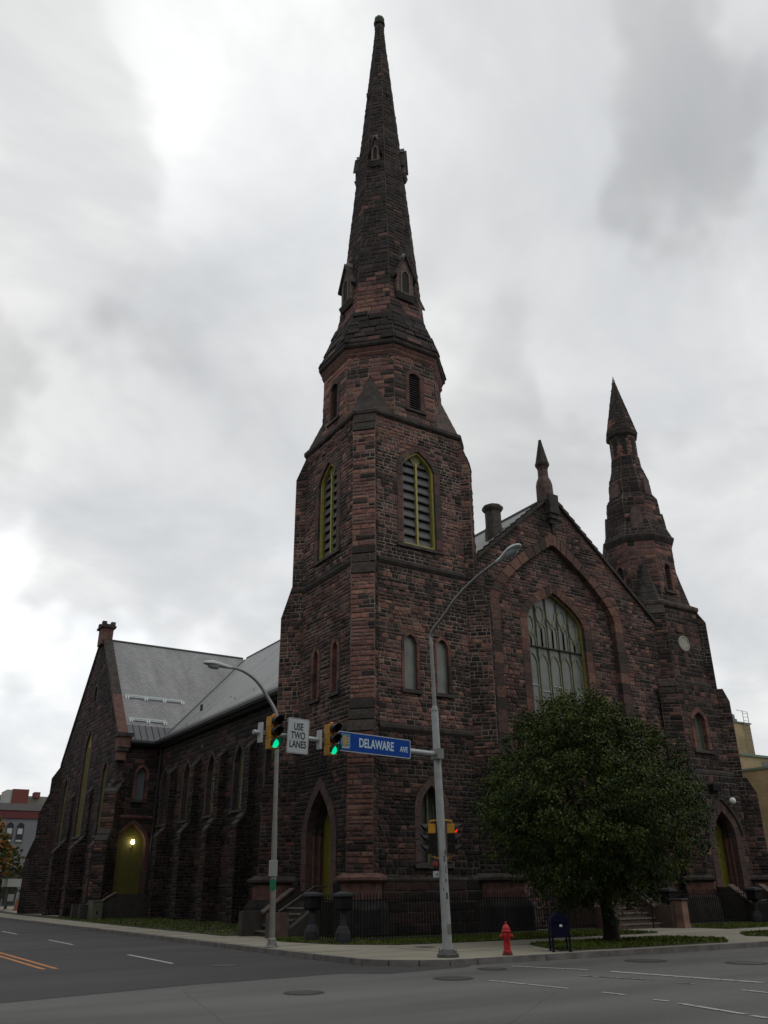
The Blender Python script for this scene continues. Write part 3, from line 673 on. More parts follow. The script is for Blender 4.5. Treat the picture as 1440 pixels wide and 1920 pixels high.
# corner broaches
for nme, (K, D) in K4.items():
    D2 = Vector(D).normalized(); T2 = Vector((-D2.y, D2.x)); C0 = Vector((CX, CY))
    F = [C0 + D2 * 3.76 + T2 * s * .5 for s in (-1, 1)]; G = [C0 + D2 * 2.8 + T2 * s * 1.14 for s in (-1, 1)]; A = C0 + D2 * 2.84
    mb = MB(); zz = 21.45; n_ = 5
    for i in range(n_):
        t0, t1 = i / n_, (i + 1) / n_; z0, z1 = zz + 2.45 * t0, zz + 2.45 * t1
        P = [F[0], F[1], G[1], G[0]]
        g = 1 + .0
        r0 = [(*(p + (A - p) * t0), z0) for p in P]; r1 = [(*(p + (A - p) * (t1 - .012)), z1) for p in P]
        mb.loft([r0, r1])
    mb.build('broach', M_TRIM if nme in ('front', 'left') else mat('broach_stone_brown', (.075, .055, .045), .9, noise_s=4, noise_amt=.4), church)

# belfry louvres
def louvred(fr, hole, n, name='belfry_window'):
    inner = Hole(hole.c, hole.a - .3, hole.z0, hole.zs, hole.za - .345, hole.p)
    g = pane(fr, inner, -.75, M_VOID, church, name, z0=hole.z0 + .18)
    opening(fr, g, hole, ring=.3, depth=.75, nv=4, jamb=.55, tint=lambda P: random.choice([(.07, .048, .043), (.085, .05, .045), (.05, .042, .038), (.10, .06, .05)]))
    hi = frame_bar(fr, inner, -.22, .085, M_OLIVE, g, 'outer_frame', .14, z0=hole.z0 + .18)
    frame_bar(fr, hi, -.34, .05, M_OLIVED, g, 'inner_frame', .1, z0=hole.z0 + .27)
    bar(fr, hole.c - .045, hole.z0 + .2, hole.c + .045, inner.zs + .35, -.3, -.16, M_OLIVE, g, 'mullion')
    # Y tracery: solid spandrel between the two light heads
    mb = MB(); zb = inner.zs + .12; K = 7
    L_, R_ = [], []
    for i in range(K + 1):
        t = i / K; v = zb + (inner.za - .1 - zb) * t
        hw_ = min(.05 + .42 * t ** 1.1, max(.02, inner.half(v) - .02)); L_.append((hole.c - hw_, v)); R_.append((hole.c + hw_, v))
    for i in range(K):
        a = [L_[i], R_[i], R_[i + 1], L_[i + 1]]
        mb.hexa([fr.p(*p, -.28) for p in a] + [fr.p(*p, -.21) for p in a])
    link_mesh('tracery_head', mb.mesh('tracery_head', M_OLIVED), g)
    for i in range(n):
        v = hole.z0 + .28 + (inner.za - hole.z0 - .55) * i / n; hh = (inner.za - hole.z0) / n
        a = inner.half(v + hh * .5) - .05
        if a < .2: continue
        for s in (-1, 1):
            u0, u1 = (hole.c - a, hole.c - .04) if s < 0 else (hole.c + .04, hole.c + a)
            mb = MB(); j = random.uniform(-.015, .015)
            mb.hexa([fr.p(u0, v + j, -.24), fr.p(u1, v - j, -.24), fr.p(u1, v + hh * .80 - j, -.40), fr.p(u0, v + hh * .80 + j, -.40), fr.p(u0, v + .045 + j, -.215), fr.p(u1, v + .045 - j, -.215), fr.p(u1, v + hh * .80 + .045, -.375), fr.p(u0, v + hh * .80 + .045, -.375)])
            um = (u0 + u1) / 2
            o = link_mesh('louvre_slat', mb.mesh('louvre_slat', M_SLAT), g)
louvred(side_frame(CX, CY, HW, 0), BEL, 10)
louvred(side_frame(CX, CY, HW, 3), BEL, 10)
# small pivot hooks on the slats are too fine to single out: one strip of them
def lancet(fr, hole, ring=.2, material=None, name='lancet_window', depth=.3, tint=red_tint, mull=False, parent=None, nv=2, jamb=.4, sill=True):
    inner = Hole(hole.c, hole.a - ring, hole.z0, hole.zs, hole.za - ring * 1.15, hole.p)
    g = pane(fr, inner, -depth, material or M_GLASS, parent or church, name, z0=hole.z0 + (.18 if sill else 0))
    opening(fr, g, hole, ring=ring, depth=depth + .04, nv=nv, jamb=jamb, tint=tint, sill=sill)
    return g, inner
F0, F3 = side_frame(CX, CY, HW, 0), side_frame(CX, CY, HW, 3)
for h in (LAN1, LAN2): lancet(F0, h, ring=.13, depth=.13)
for h in (LLN1, LLN2): lancet(F3, h, material=M_GLASS, depth=.16)
g, inn = lancet(F0, LOWWIN, ring=.3, material=M_DARKGLASS, name='ground_window', nv=4, depth=.4, tint=lambda P: random.choice([(.075, .05, .045), (.06, .045, .04)]))
bar(F0, LOWWIN.c - .03, 2.5, LOWWIN.c + .03, inn.za - .05, -.36, -.3, M_OLIVED, g, 'mullion')
for u in (-.3, .3): bar(F0, LOWWIN.c + u - .012, 2.5, LOWWIN.c + u + .012, 4.6, -.36, -.33, M_OLIVED, g, 'glazing_bar')
# octagon louvres
for k in (0, 2, 4, 6):
    fr = drum_fr[k]
    g, inn = lancet(fr, dwin, ring=.2, material=M_VOID, name='octagon_window', depth=.35, tint=lambda P: random.choice([(.10, .055, .048), (.07, .045, .04)]))
    if k in (4, 6):
        for i in range(17):
            v = dwin.z0 + .22 + i * .128
            a = inn.half(v) - .01
            mb = MB(); mb.hexa([fr.p(-a, v, -.08), fr.p(a, v, -.08), fr.p(a, v + .07, -.22), fr.p(-a, v + .07, -.22), fr.p(-a, v + .015, -.08), fr.p(a, v + .015, -.08), fr.p(a, v + .085, -.22), fr.p(-a, v + .085, -.22)])
            link_mesh('louvre_slat', mb.mesh('louvre_slat', M_SLAT), g)
# lucarnes
def lucarne(ang, zb, dist, w, hwall, hgab, back, cx=CX, cy=CY, light=True, off=0):
    n = Vector((math.cos(ang), math.sin(ang), 0)); U = Vector((-n.y, n.x, 0)); O = Vector((cx, cy, 0)) + n * dist + U * off; fr = Fr(O, U, ZV, n)
    mb = MB()
    pts = [(-w, zb), (w, zb), (w, zb + hwall), (0, zb + hgab), (-w, zb + hwall)]
    mb.loft([[fr.p(u, v, -back) for u, v in pts], [fr.p(u, v, 0) for u, v in pts]])
    body = mb.build('lucarne', mat('lucarne_stone', (.095, .062, .052), .9, noise_s=5, noise_amt=.5, bump=.5), church)
    ow = w * .42
    h = Hole(0, ow, zb + .12, zb + hwall * .85, zb + hwall * 1.12, 2)
    mb = MB(); p_ = outline_pts(h, 5); mb.loft([[fr.p(u, v, .0) for u, v in p_], [fr.p(u, v, .012) for u, v in p_]]); link_mesh('lucarne_opening', mb.mesh('lucarne_opening', M_VOID), body)
    frame_bar(fr, Hole(0, ow + .09, zb + .04, h.zs, h.za + .12, 2), .0, .09, mat('lucarne_frame', (.115, .085, .07), .9, noise_s=6, noise_amt=.3), body, 'lucarne_frame', .06)
    for s in (-1, 1):
        mb = MB(); sl = (hgab - hwall) / w; ex = w + .16; th = .09
        a = (s * ex, zb + hgab - sl * ex); b = (0, zb + hgab + .02)
        mb.hexa([fr.p(a[0], a[1], -back), fr.p(b[0], b[1], -back), fr.p(b[0], b[1], .14), fr.p(a[0], a[1], .14), fr.p(a[0], a[1] + th * 1.6, -back), fr.p(b[0], b[1] + th * 1.6, -back), fr.p(b[0], b[1] + th * 1.6, .14), fr.p(a[0], a[1] + th * 1.6, .14)])
        link_mesh('lucarne_roof_slab', mb.mesh('lucarne_roof_slab', M_TRIM), body)
    mb = MB(); mb.hexa([fr.p(*q) for q in ((-.12, zb + hgab - .02, -back * .9), (.12, zb + hgab - .02, -back * .9), (.12, zb + hgab - .02, .02), (-.12, zb + hgab - .02, .02), (-.12, zb + hgab + .24, -back * .9), (.12, zb + hgab + .24, -back * .9), (.12, zb + hgab + .24, .02), (-.12, zb + hgab + .24, .02))])
    link_mesh('ridge_block', mb.mesh('ridge_block', mat('ridge_lead', (.13, .13, .125), .6)), body)
    mb = MB(); mb.hexa([fr.p(*q) for q in ((-w * 1.1, zb - .32, -back), (w * 1.1, zb - .32, -back), (w * 1.05, zb - .32, .0), (-w * 1.05, zb - .32, .0), (-w * 1.15, zb, -back), (w * 1.15, zb, -back), (w * 1.15, zb, .12), (-w * 1.15, zb, .12))])
    link_mesh('lucarne_sill', mb.mesh('lucarne_sill', M_TRIM), body)
for a in (-90, 180, 0, 90): lucarne(R(a), 29.35, 2.22, .5, 1.35, 2.45, 1.1)
for a in (-135, 135, -45, 45): lucarne(R(a), 39.2, 1.42, .26, 1.0, 1.85, .8)
for a, z in ((180, 45.7), (-90, 45.5), (0, 45.3)):
    n = Vector((math.cos(R(a)), math.sin(R(a)), 0)); p = Vector((CX, CY, z)) + n * (.25 + (52.2 - z) * .0797 + .03)
    mb = MB(); mb.lathe(p, [(.02, -.3), (.16, -.15), (.18, .1), (.05, .3)], 6); mb.build('crocket', M_TRIM, church)

# ---- street front gable
GX, GY, GAP, GS = 28.0, 27.9, 19.95, .865
gfr = Fr((GX, GY, 0), (1, 0, 0), ZV, (0, -1, 0))
GW = 'gable_wall'
ARCH = Hole(-.15, 4.3, 2.6, 13.8, 17.9, 1.5)
gspan = lambda v: (-min(5.75, max(0, (GAP - v) / GS)), min(6.7, max(0, (GAP - v) / GS)))
CORB = ()
T_GAB = tinter(.36, .36, .88, [((27.6, 27.9, 19), (1.2, 1, 2.2), .4), ((28, 27, 4), (8, 4, 5), .25)])  # the wide low ellipsoid paints shade into the bottom of the gable
wall(gfr, GW, .13, GAP - .05, gspan, holes=[ARCH], tint=T_GAB, extra=(14.1,))
panel_fr = Fr((GX, GY + .28, 0), (1, 0, 0), ZV, (0, -1, 0))
GWIN = Hole(-.17, 2.28, 6.6, 13.25, 15.3, 1.75)
arch_in = Hole(-.15, 3.75, 2.6, 13.8, 17.27, 1.5)
PDOOR = Hole(-.15, 1.5, .14, 3.5, 5.4, 1.7)
wall(panel_fr, GW, .13, 17.25, lambda v: ((-.15 - arch_in.half(v) - .1), (-.15 + arch_in.half(v) + .1)), holes=[GWIN, PDOOR], tint=T_GAB)
gp = pane(panel_fr, Hole(-.17, 1.83, 6.6, 13.25, 14.78, 1.75), -.32, M_GLASS, church, 'great_window', z0=6.8)
vt = lambda P: random.choice([(.115, .060, .048), (.14, .080, .060), (.085, .050, .042), (.040, .033, .029), (.10, .060, .048), (.06, .042, .036)])
opening(panel_fr, gp, GWIN, ring=.45, depth=.4, out=.03, nv=9, jamb=.55, tint=vt)
ga = MB(); ga.hexa([gfr.p(*q) for q in ((-.45, 17.2, -.25), (.1, 17.2, -.25), (.1, 17.2, .04), (-.45, 17.2, .04), (-.42, 17.85, -.25), (.08, 17.85, -.25), (.08, 17.85, .045), (-.42, 17.85, .045))])
rel = ga.build('relieving_arch', M_RED, church)
opening(gfr, rel, ARCH, ring=.55, depth=.27, out=.03, nv=12, jamb=.5, tint=vt, sill=False)
gh = frame_bar(panel_fr, Hole(-.17, 1.83, 6.6, 13.25, 14.78, 1.75), -.30, .06, mat('muted_olive', (.17, .155, .04), .7, noise_s=3, noise_amt=.3), gp, 'outer_frame', .16, z0=6.8)
GI = Hole(-.17, 1.76, 6.7, 13.25, 14.7, 1.75)
lw = 3.52 / 5
def gtop(u):
    a = abs(u - GI.c); 
    if a >= GI.a: return GI.zs
    return GI.zs + (GI.za - GI.zs) * (1 - a / GI.a) ** (1 / GI.p)
for i in range(1, 5):
    u = GI.c - GI.a + lw * i
    bar(panel_fr, u - .022, 6.85, u + .022, gtop(u) - .02, -.30, -.25, mat('dark_mullion', (.022, .022, .012), .7), gp, 'mullion')
    bar(panel_fr, u - .038, 6.85, u + .038, gtop(u) - .02, -.31, -.285, M_TRACERY, gp, 'mullion_back')
for v, t_, mt_ in ((12.02, .025, mat('dark_mullion', (.022, .022, .012), .7)), (8.62, .015, mat('dull_bar', (.06, .065, .05), .7))): bar(panel_fr, GI.c - GI.a, v - t_, GI.c + GI.a, v + t_, -.29, -.2, mt_, gp, 'transom')
for i in range(5):
    u = GI.c - GI.a + lw * (i + .5)
    vv = 10.2 - .03 * i + random.uniform(-.25, .25)
    bar(panel_fr, u - .24, vv - .018, u + .24, vv + .018, -.295, -.27, mat('bright_lead_bar', (.38, .40, .40), .5), gp, 'saddle_bar')
    if i in (1,): bar(panel_fr, u - .24, 8.0, u + .24, 8.035, -.295, -.27, mat('bright_lead_bar', (.38, .40, .40), .5), gp, 'saddle_bar')
    def arcpts(c, a, v0, H, n=8, p=2.0):
        return [(c - a * (1 - (k / n) ** p), v0 + H * k / n) for k in range(n + 1)] + [(c + a * (1 - (k / n) ** p), v0 + H * k / n) for k in range(n - 1, -1, -1)]
    def strip(pts, w, name='tracery_bar'):
        mb = MB()
        for (x0, y0), (x1, y1) in zip(pts[:-1], pts[1:]):
            d = Vector((x1 - x0, y1 - y0)); 
            if d.length < 1e-5: continue
            d.normalize(); n = Vector((-d.y, d.x)) * w
            a = [(x0 - n.x, y0 - n.y), (x1 - n.x, y1 - n.y), (x1 + n.x, y1 + n.y), (x0 + n.x, y0 + n.y)]
            mb.hexa([panel_fr.p(*q, -.315) for q in a] + [panel_fr.p(*q, -.275) for q in a])
        link_mesh(name, mb.mesh(name, M_TRACERY), gp)
    hw_ = lw / 2 - .06
    strip([(u - hw_, 6.9)] + arcpts(u, hw_, 11.15, .6) + [(u + hw_, 6.9)], .035)
    top = min(gtop(u - hw_), gtop(u + hw_)); vb = min(top - .95, 13.2) if i in (1, 2, 3) else min(12.75, top - .8)
    for s in (-1, 1):
        c = u + s * hw_ / 2
        strip([(c - hw_ / 2, 12.08)] + arcpts(c, hw_ / 2, vb - .3, .3) + [(c + hw_ / 2, 12.08)], .03)
    ell = [(u + math.cos(a) * hw_ * .82, (vb + .45) + math.sin(a) * .42) for a in [j / 16 * 6.2832 for j in range(17)]]
    if i != 2: strip(ell, .045)
    else: strip([(u - hw_, vb + .7), (u - hw_ * .8, vb + .3), (u, vb + .02), (u + hw_ * .8, vb + .3), (u + hw_, vb + .7)], .05)
# coping stones up both slopes
cop = None
for s in (-1, 1):
    L_ = (5.45 if s < 0 else 6.6); n = 15 if s < 0 else 18
    for i in range(n):
        a, b = L_ * i / n, L_ * (i + 1) / n
        z = lambda u: GAP - u * GS
        mb = MB(); st = .10 if s < 0 else .05
        P = []
        for u, up in ((a, 0), (b, 0), (b, 1), (a, 1)):
            zz = z(u) + (.06 + (.17 if (u == b and up) else .08) * (1 if up else -1)) 
            P.append((GX + s * u, zz))
        mb.hexa([(P[k][0], GY - .16, P[k][1]) for k in range(4)] + [(P[k][0], GY + .34, P[k][1]) for k in range(4)])
        if cop is None: cop = mb.build('gable_coping', M_TRIM, church)
        else: link_mesh('coping_stone', mb.mesh('coping_stone', M_TRIM), cop)
# apex corbel and pinnacle
mb = MB()
for z0, z1, w, d in ((18.35, 18.6, .16, .2), (18.6, 18.85, .24, .32), (18.85, 19.1, .30, .42), (19.1, 19.9, .30, .42)):
    mb.hexa([(GX - .15 - w, GY - d, z0), (GX - .15 + w, GY - d, z0), (GX - .15 + w, GY + .3, z0), (GX - .15 - w, GY + .3, z0), (GX - .15 - w * 1.05, GY - d, z1), (GX - .15 + w * 1.05, GY - d, z1), (GX - .15 + w * 1.05, GY + .3, z1), (GX - .15 - w * 1.05, GY + .3, z1)])
mb.build('pinnacle_corbel', M_TRIM, church)
mb = MB(); mb.hexa([(GX - .14, GY - .10, 17.85), (GX + .10, GY - .10, 17.85), (GX + .10, GY + .05, 17.85), (GX - .14, GY + .05, 17.85), (GX - .14, GY - .18, 19), (GX + .1, GY - .18, 19), (GX + .1, GY + .05, 19), (GX - .14, GY + .05, 19)]); mb.build('corbel_shaft', M_TRIM, church)
mb = MB(); pc = (GX - .22, GY + .1, 0)
mb.lathe(pc, [(.44, 19.6), (.42, 20.6), (.36, 20.85), (.27, 21.05), (.26, 21.5), (.29, 21.55), (.29, 21.68)], 8); mb.build('pinnacle_shaft', mat('pinnacle_stone', (.075, .048, .04), .9, noise_s=5, noise_amt=.5), church)
mb = MB(); mb.lathe(pc, [(.30, 21.6), (.37, 21.72), (.37, 21.86), (.33, 21.95), (.09, 23.15), (.08, 23.26), (.02, 23.3)], 8); mb.build('pinnacle_cone', M_TRIM, church)

# ---- nave and transept roofs and walls
NX, RZ, EZ, NW = 28.0, 19.95, 11.05, 18.8
def slab(mb, quad, th=.12):
    a, b, c, d = map(Vector, quad); n = (b - a).cross(d - a).normalized()
    if n.z < 0: n = -n
    mb.hexa([a - n * th, b - n * th, c - n * th, d - n * th, a, b, c, d])
def roof(name, quad, parent=church):
    a, b, c, d = map(Vector, quad); mb = MB(); slab(mb, quad); o = mb.build(name, M_SLATE, parent)
    uvl = o.data.uv_layers.new(name='UVMap'); U = (b - a).normalized(); V = (d - a) - U * (d - a).dot(U); V.normalize()
    for lp in o.data.loops:
        p = o.data.vertices[lp.vertex_index].co - a; uvl.data[lp.index].uv = (p.dot(U), p.dot(V))
    return o
TY, THW = 66.9, 8.4
roof('nave_roof', [(NW - .35, 33.2, EZ), (NW - .35, 62, EZ), (NX, 80, RZ), (NX, 28.2, RZ)][:0] or [(NW - .35, 28.3, EZ), (NW - .35, 84, EZ), (NX, 84, RZ), (NX, 28.3, RZ)])
roof('nave_roof', [(NX, 28.3, RZ), (NX, 84, RZ), (2 * NX - NW + .35, 84, EZ), (2 * NX - NW + .35, 28.3, EZ)])
TZ = 20.1
roof('transept_roof', [(16.2, TY - THW - .3, EZ), (NX, TY - THW - .3, EZ), (NX, TY, TZ), (16.2, TY, TZ)])
roof('transept_roof', [(16.2, TY, TZ), (NX, TY, TZ), (NX, TY + THW + .3, EZ), (16.2, TY + THW + .3, EZ)])
mb = MB(); mb.tube([(NX, 28.3, RZ + .03), (NX, 66, RZ + .03)], .09, 6); mb.build('ridge_cap', M_FLASH, church)
mb = MB(); mb.tube([(16.3, TY, TZ + .03), (NX, TY, TZ + .03)], .09, 6); mb.build('ridge_cap', M_FLASH, church)
# valley flashing: follows where the transept slope meets the nave slope
sN = (RZ - EZ) / (NX - NW + .35); sT = (TZ - EZ) / (THW + .3)
def nz(x): return EZ + (x - (NW - .35)) * sN
vp_ = []
for i in range(12):
    z = EZ + .02 + (RZ - EZ - .05) * i / 11; vp_.append(Vector((NW - .35 + (z - EZ) / sN, TY - THW - .3 + (z - EZ) / sT, z)))
mb = MB()
for a, b in zip(vp_[:-1], vp_[1:]):
    up = Vector((0, 0, .03)); wd = Vector((0, -.0, 0))
    mb.quad(a + up + Vector((-.0, -.55, 0)) + Vector((0, 0, .02)), b + up + Vector((-.0, -.55, 0)) + Vector((0, 0, .02)), b + up, a + up)
mb.build('valley_flashing', mat('valley_metal', (.075, .078, .08), .5), church)
# standing-seam strips along the eaves, gutters and guards
sl = (sT)
def on_t(x, t): return Vector((x, TY - THW - .3 + t, EZ + t * sT))
def on_n(y, t): return Vector((NW - .35 + t, y, EZ + t * sN))
mb = MB(); slab(mb, [on_t(16.25, .02) + ZV * .05, on_t(19.0, .02) + ZV * .05, on_t(20.1, 1.15) + ZV * .05, on_t(16.25, 1.15) + ZV * .05], .04); es = mb.build('eaves_metal_strip', M_FLASH, church)
for i in range(7):
    x = 16.4 + i * .45
    mb = MB(); mb.hexa([on_t(x, .05) + ZV * .05, on_t(x + .03, .05) + ZV * .05, on_t(x + .03, 1.1) + ZV * .05, on_t(x, 1.1) + ZV * .05, on_t(x, .05) + ZV * .11, on_t(x + .03, .05) + ZV * .11, on_t(x + .03, 1.1) + ZV * .11, on_t(x, 1.1) + ZV * .11]); link_mesh('standing_seam', mb.mesh('standing_seam', M_GUT), es)
mb = MB(); slab(mb, [on_n(33.0, .02) + ZV * .05, on_n(58.4, .02) + ZV * .05, on_n(58.9, .62) + ZV * .05, on_n(33.0, .62) + ZV * .05], .04); mb.build('eaves_metal_strip', mat('eaves_mesh', (.075, .077, .078), .6, noise_s=18, noise_amt=.6), church)
for nm, a, b in (('gutter', Vector((NW - .52, 32.6, EZ - .12)), Vector((NW - .52, 58.25, EZ - .12))), ('gutter', Vector((16.5, TY - THW - .45, EZ - .12)), Vector((NW - .4, TY - THW - .45, EZ - .12)))):
    d = (b - a).normalized(); n = Vector((-d.y, d.x, 0)); mb = MB()
    sec = [(-.14, .14), (-.16, -.02), (-.08, -.16), (.08, -.16), (.2, -.3), (.34, -.34), (.34, .14)]
    if d.y > .5: n = -n; n = Vector((1, 0, 0))
    else: n = Vector((0, 1, 0))
    mb.loft([[a + n * s + ZV * z for s, z in sec], [b + n * s + ZV * z for s, z in sec]]); mb.build(nm, M_GUT, church)
mb = MB(); mb.tube([(NW - .12, 58.0, EZ - .3), (NW - .12, 58.3, .3)], .085, 8); mb.build('downpipe', M_GUT, church)
# snow guards: rails on brackets
def guard(t, x0, x1, nb):
    mb = MB(); 
    for dz in (.10, .20): mb.tube([on_t(x0, t) + ZV * dz, on_t(x1, t) + ZV * dz], .022, 6)
    mb.hexa([on_t(x0, t + .02) + ZV * .03, on_t(x1, t + .02) + ZV * .03, on_t(x1, t + .3) + ZV * .03, on_t(x0, t + .3) + ZV * .03, on_t(x0, t + .02) + ZV * .06, on_t(x1, t + .02) + ZV * .06, on_t(x1, t + .3) + ZV * .06, on_t(x0, t + .3) + ZV * .06])
    g = mb.build('snow_guard', M_GUARD, church)
    for i in range(nb):
        x = x0 + .12 + (x1 - x0 - .24) * i / max(1, nb - 1)
        for dx in (-.08, .08):
            mb = MB(); p = on_t(x + dx, t - .03); mb.hexa([p + Vector(q) for q in ((-.045, -.05, 0), (.045, -.05, 0), (.045, .06, 0), (-.045, .06, 0), (-.045, -.05, .22), (.045, -.05, .22), (.045, .04, .22), (-.045, .04, .22))]); link_mesh('guard_bracket', mb.mesh('guard_bracket', mat('guard_bracket_metal', (.8, .82, .82), .4)), g)
guard(3.35, 16.75, 21.2, 4); guard(1.45, 16.7, 19.4, 3)
for y, t in ((57.2, .75), (54.9, .75), (52.5, .75), (48.6, 1.5), (56, 2.6), (50.5, 2.0), (46, 1.6)):
    mb = MB(); p = on_n(y, t); mb.hexa([p + Vector(q) for q in ((-.03, -.05, 0), (.05, -.05, 0), (.05, .05, .05), (-.03, .05, 0), (-.03, -.05, .14), (.03, -.05, .14), (.03, .05, .14), (-.03, .05, .14))]); mb.build('snow_hook', M_GUARD, church)
mb = MB(); mb.tube([on_n(56.2, 2.2), on_n(56.2, 2.2) + ZV * .42], .10, 8); mb.build('roof_vent_pipe', M_GUT, church)

# nave side wall with lancets between stepped buttresses
NWL = 'nave_wall'
nfr = Fr((NW, 0, 0), (0, -1, 0), ZV, (-1, 0, 0))
nwins = [Hole(-y, .78, 5.5, 8.2, 9.35, 1.7) for y in (56.9, 52.7, 48.6, 44.5, 40.4, 36.3)]
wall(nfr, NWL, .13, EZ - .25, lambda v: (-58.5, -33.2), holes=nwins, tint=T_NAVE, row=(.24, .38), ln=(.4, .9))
for h in nwins:
    g, inn = lancet(nfr, h, ring=.2, material=M_DARKGLASS, name='nave_window', depth=.24, tint=lambda P: random.choice([(.06, .045, .04), (.05, .04, .036), (.075, .05, .044)]), nv=3, jamb=.5)
    bar(nfr, h.c - .03, h.z0 + .2, h.c + .03, inn.za - .1, -.24, -.18, M_TRACERY, g, 'mullion')
    for s in (-1, 1): bar(nfr, h.c + s * .29 - .015, h.z0 + .2, h.c + s * .29 + .015, inn.zs + .5, -.24, -.20, M_OLIVED, g, 'glazing_bar')
for y in (55.0, 50.7, 46.6, 42.5, 38.4, 34.9):
    buttress(NWL, (NW, y), (-1, 0), .34, [(.13, .95), (4.7, .95), (5.3, .45), (8.6, .45), (9.4, -.34)], tf=T_NAVE, ts=T_NAVE, trim=lambda P: (.05, .045, .038))
string(nfr, -58.4, -33.5, 1.95, h=.2, out=.1)
wall(Fr((NW - .12, 0, 0), (0, -1, 0), ZV, (-1, 0, 0)), NWL, .13, 1.75, lambda v: (-58.4, -33.4), tint=T_BASE, row=(.3, .45), ln=(.5, 1.1))
# transept front (side towards camera) wall with the lit side door
TW_ = 'transept_wall'
tfr = Fr((0, TY - THW, 0), (1, 0, 0), ZV, (0, -1, 0))
SD = Hole(17.45, 1.18, 1.2, 4.55, 6.0, 2.0); SW = Hole(17.65, .52, 7.1, 9.0, 9.6, 2.2)
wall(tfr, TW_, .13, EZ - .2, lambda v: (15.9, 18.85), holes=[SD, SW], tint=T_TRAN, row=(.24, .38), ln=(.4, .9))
lancet(tfr, SW, ring=.2, material=mat('pale_glass', (.13, .145, .15), .25), name='side_window', depth=.35)
string(tfr, 16.1, 18.8, 6.25, h=.22, out=.12, material=M_RED)
sdin = Hole(17.45, .95, 1.2, 4.55, 5.73, 2.0)
sdoor = pane(tfr, sdin, -.5, mat('olive_door', (.085, .08, .012), .6, noise_s=2, noise_amt=.2), church, 'side_door', z0=1.35)
opening(tfr, sdoor, SD, ring=.23, depth=.55, nv=5, jamb=.5, tint=lambda P: random.choice([(.12, .065, .055), (.09, .055, .048)]))
for u in (-.475, 0, .475): bar(tfr, 17.45 + u - .012, 1.4, 17.45 + u + .012, 4.6, -.5, -.485, M_OLIVED, sdoor, 'door_joint')
mb = MB(); lp = tfr.p(17.62, 4.62, -.3); mb.lathe(lp, [(.02, -.12), (.09, -.1), (.12, 0), (.09, .12), (.03, .16)], 12); mb.build('lit_door_lamp', mat('lamp_glow', (1, .8, .5), .5, emit=((1, .82, .5), 14)), church)
mb = MB(); mb.tube([lp + Vector((0, 0, -.12)), lp + Vector((0, 0, -.34)), lp + Vector((0, .2, -.40))], .03, 6); mb.build('lamp_bracket', M_IRON, church)
pl = bpy.data.lights.new('door_lamp_light', 'POINT'); pl.energy = 2.5; pl.color = (1, .72, .38); pl.shadow_soft_size = .12
plo = bpy.data.objects.new('door_lamp_light', pl); COL.objects.link(plo); plo.location = lp + Vector((0, -.3, 0))
# transept gable
GT = 'transept_gable'
tg = Fr((15.9, TY, 0), (0, -1, 0), ZV, (-1, 0, 0)); TGA = 20.55; tsl = (TGA - 11.2) / THW
TW1, TW2, TW3, OC = Hole(-.1, 1.15, 5.2, 11.4, 13.3, 1.6), Hole(5.6, .82, 5.0, 9.0, 10.3, 1.6), Hole(-5.7, .82, 5.0, 9.0, 10.3, 1.6), Hole(0, .62, 15.2, 15.9, 16.6, 2.5)
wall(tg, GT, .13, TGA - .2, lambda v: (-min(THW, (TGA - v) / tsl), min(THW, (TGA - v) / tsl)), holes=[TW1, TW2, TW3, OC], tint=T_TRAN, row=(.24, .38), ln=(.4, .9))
for h, a in ((TW1, .9), (TW2, .6), (TW3, .6), (OC, .45)):
    g, inn = lancet(tg, h, ring=.22, material=mat('brown_olive_boards', (.15, .115, .022), .7, noise_s=1.5, noise_amt=.35) if h is not OC else M_VOID, name='boarded_window' if h is not OC else 'gable_roundel', depth=.12, sill=h is not OC, nv=4, tint=lambda P: random.choice([(.07, .05, .042), (.05, .04, .036)]))
    if h is not OC:
        for u in (-.5, 0, .5): bar(tg, h.c + u * inn.a - .03, h.z0 + .25, h.c + u * inn.a + .03, inn.zs + .3, -.12, -.06, M_OLIVED, g, 'mullion')
for y in (58.75, 64.3, 69.6):
    buttress(GT, (15.9, y), (-1, 0), .42, [(.13, 1.0), (4.3, 1.0), (5.2, .18), (8.2, .18), (9.0, -.4)], tf=T_TRAN, ts=T_NAVE, trim=lambda P: (.05, .045, .04))
buttress(GT, (15.9, TY + THW), (-1, 1), .5, [(.13, 1.75), (4.1, 1.75), (5.6, 1.15), (7.4, 1.15), (9.0, .45), (10.2, .45), (11.2, -.3)], tf=T_TRAN, ts=T_TRAN, trim=lambda P: (.05, .045, .04))
buttress(GT, (15.9, TY - THW), (-1, -1), .45, [(.13, .9), (4.6, .9), (5.4, .45), (7.6, .45), (8.6, -.4)], tf=tinter(.4, .3, .75), ts=T_TRAN, trim=lambda P: (.05, .045, .04))
string(tg, -THW, THW, 1.95, h=.2, out=.25)
first = None
for s in (-1, 1):
    n = 14
    for i in range(n):
        a, b = THW * i / n, THW * (i + 1) / n; rd = (s > 0 and i >= n - 5) or random.random() < .15
        z = lambda u: TGA - u * tsl
        P = [(s * a, z(a) - .1), (s * b, z(b) - .1), (s * b, z(b) + .22), (s * a, z(a) + .22)]
        mb = MB(); mb.hexa([tg.p(u, v, .12) for u, v in P] + [tg.p(u, v, -.55) for u, v in P])
        if first is None: first = mb.build('transept_coping', M_TRIM, church)
        else: link_mesh('coping_stone', mb.mesh('coping_stone', M_RED if rd else M_TRIM), first)
def blk(name, lo, hi, m_): mb = MB(); mb.box(lo, hi); return mb.build(name, m_, church)
blk('kneeler', (15.7, TY - THW - .45, 10.55), (16.55, TY - THW + .35, 11.25), M_RED)
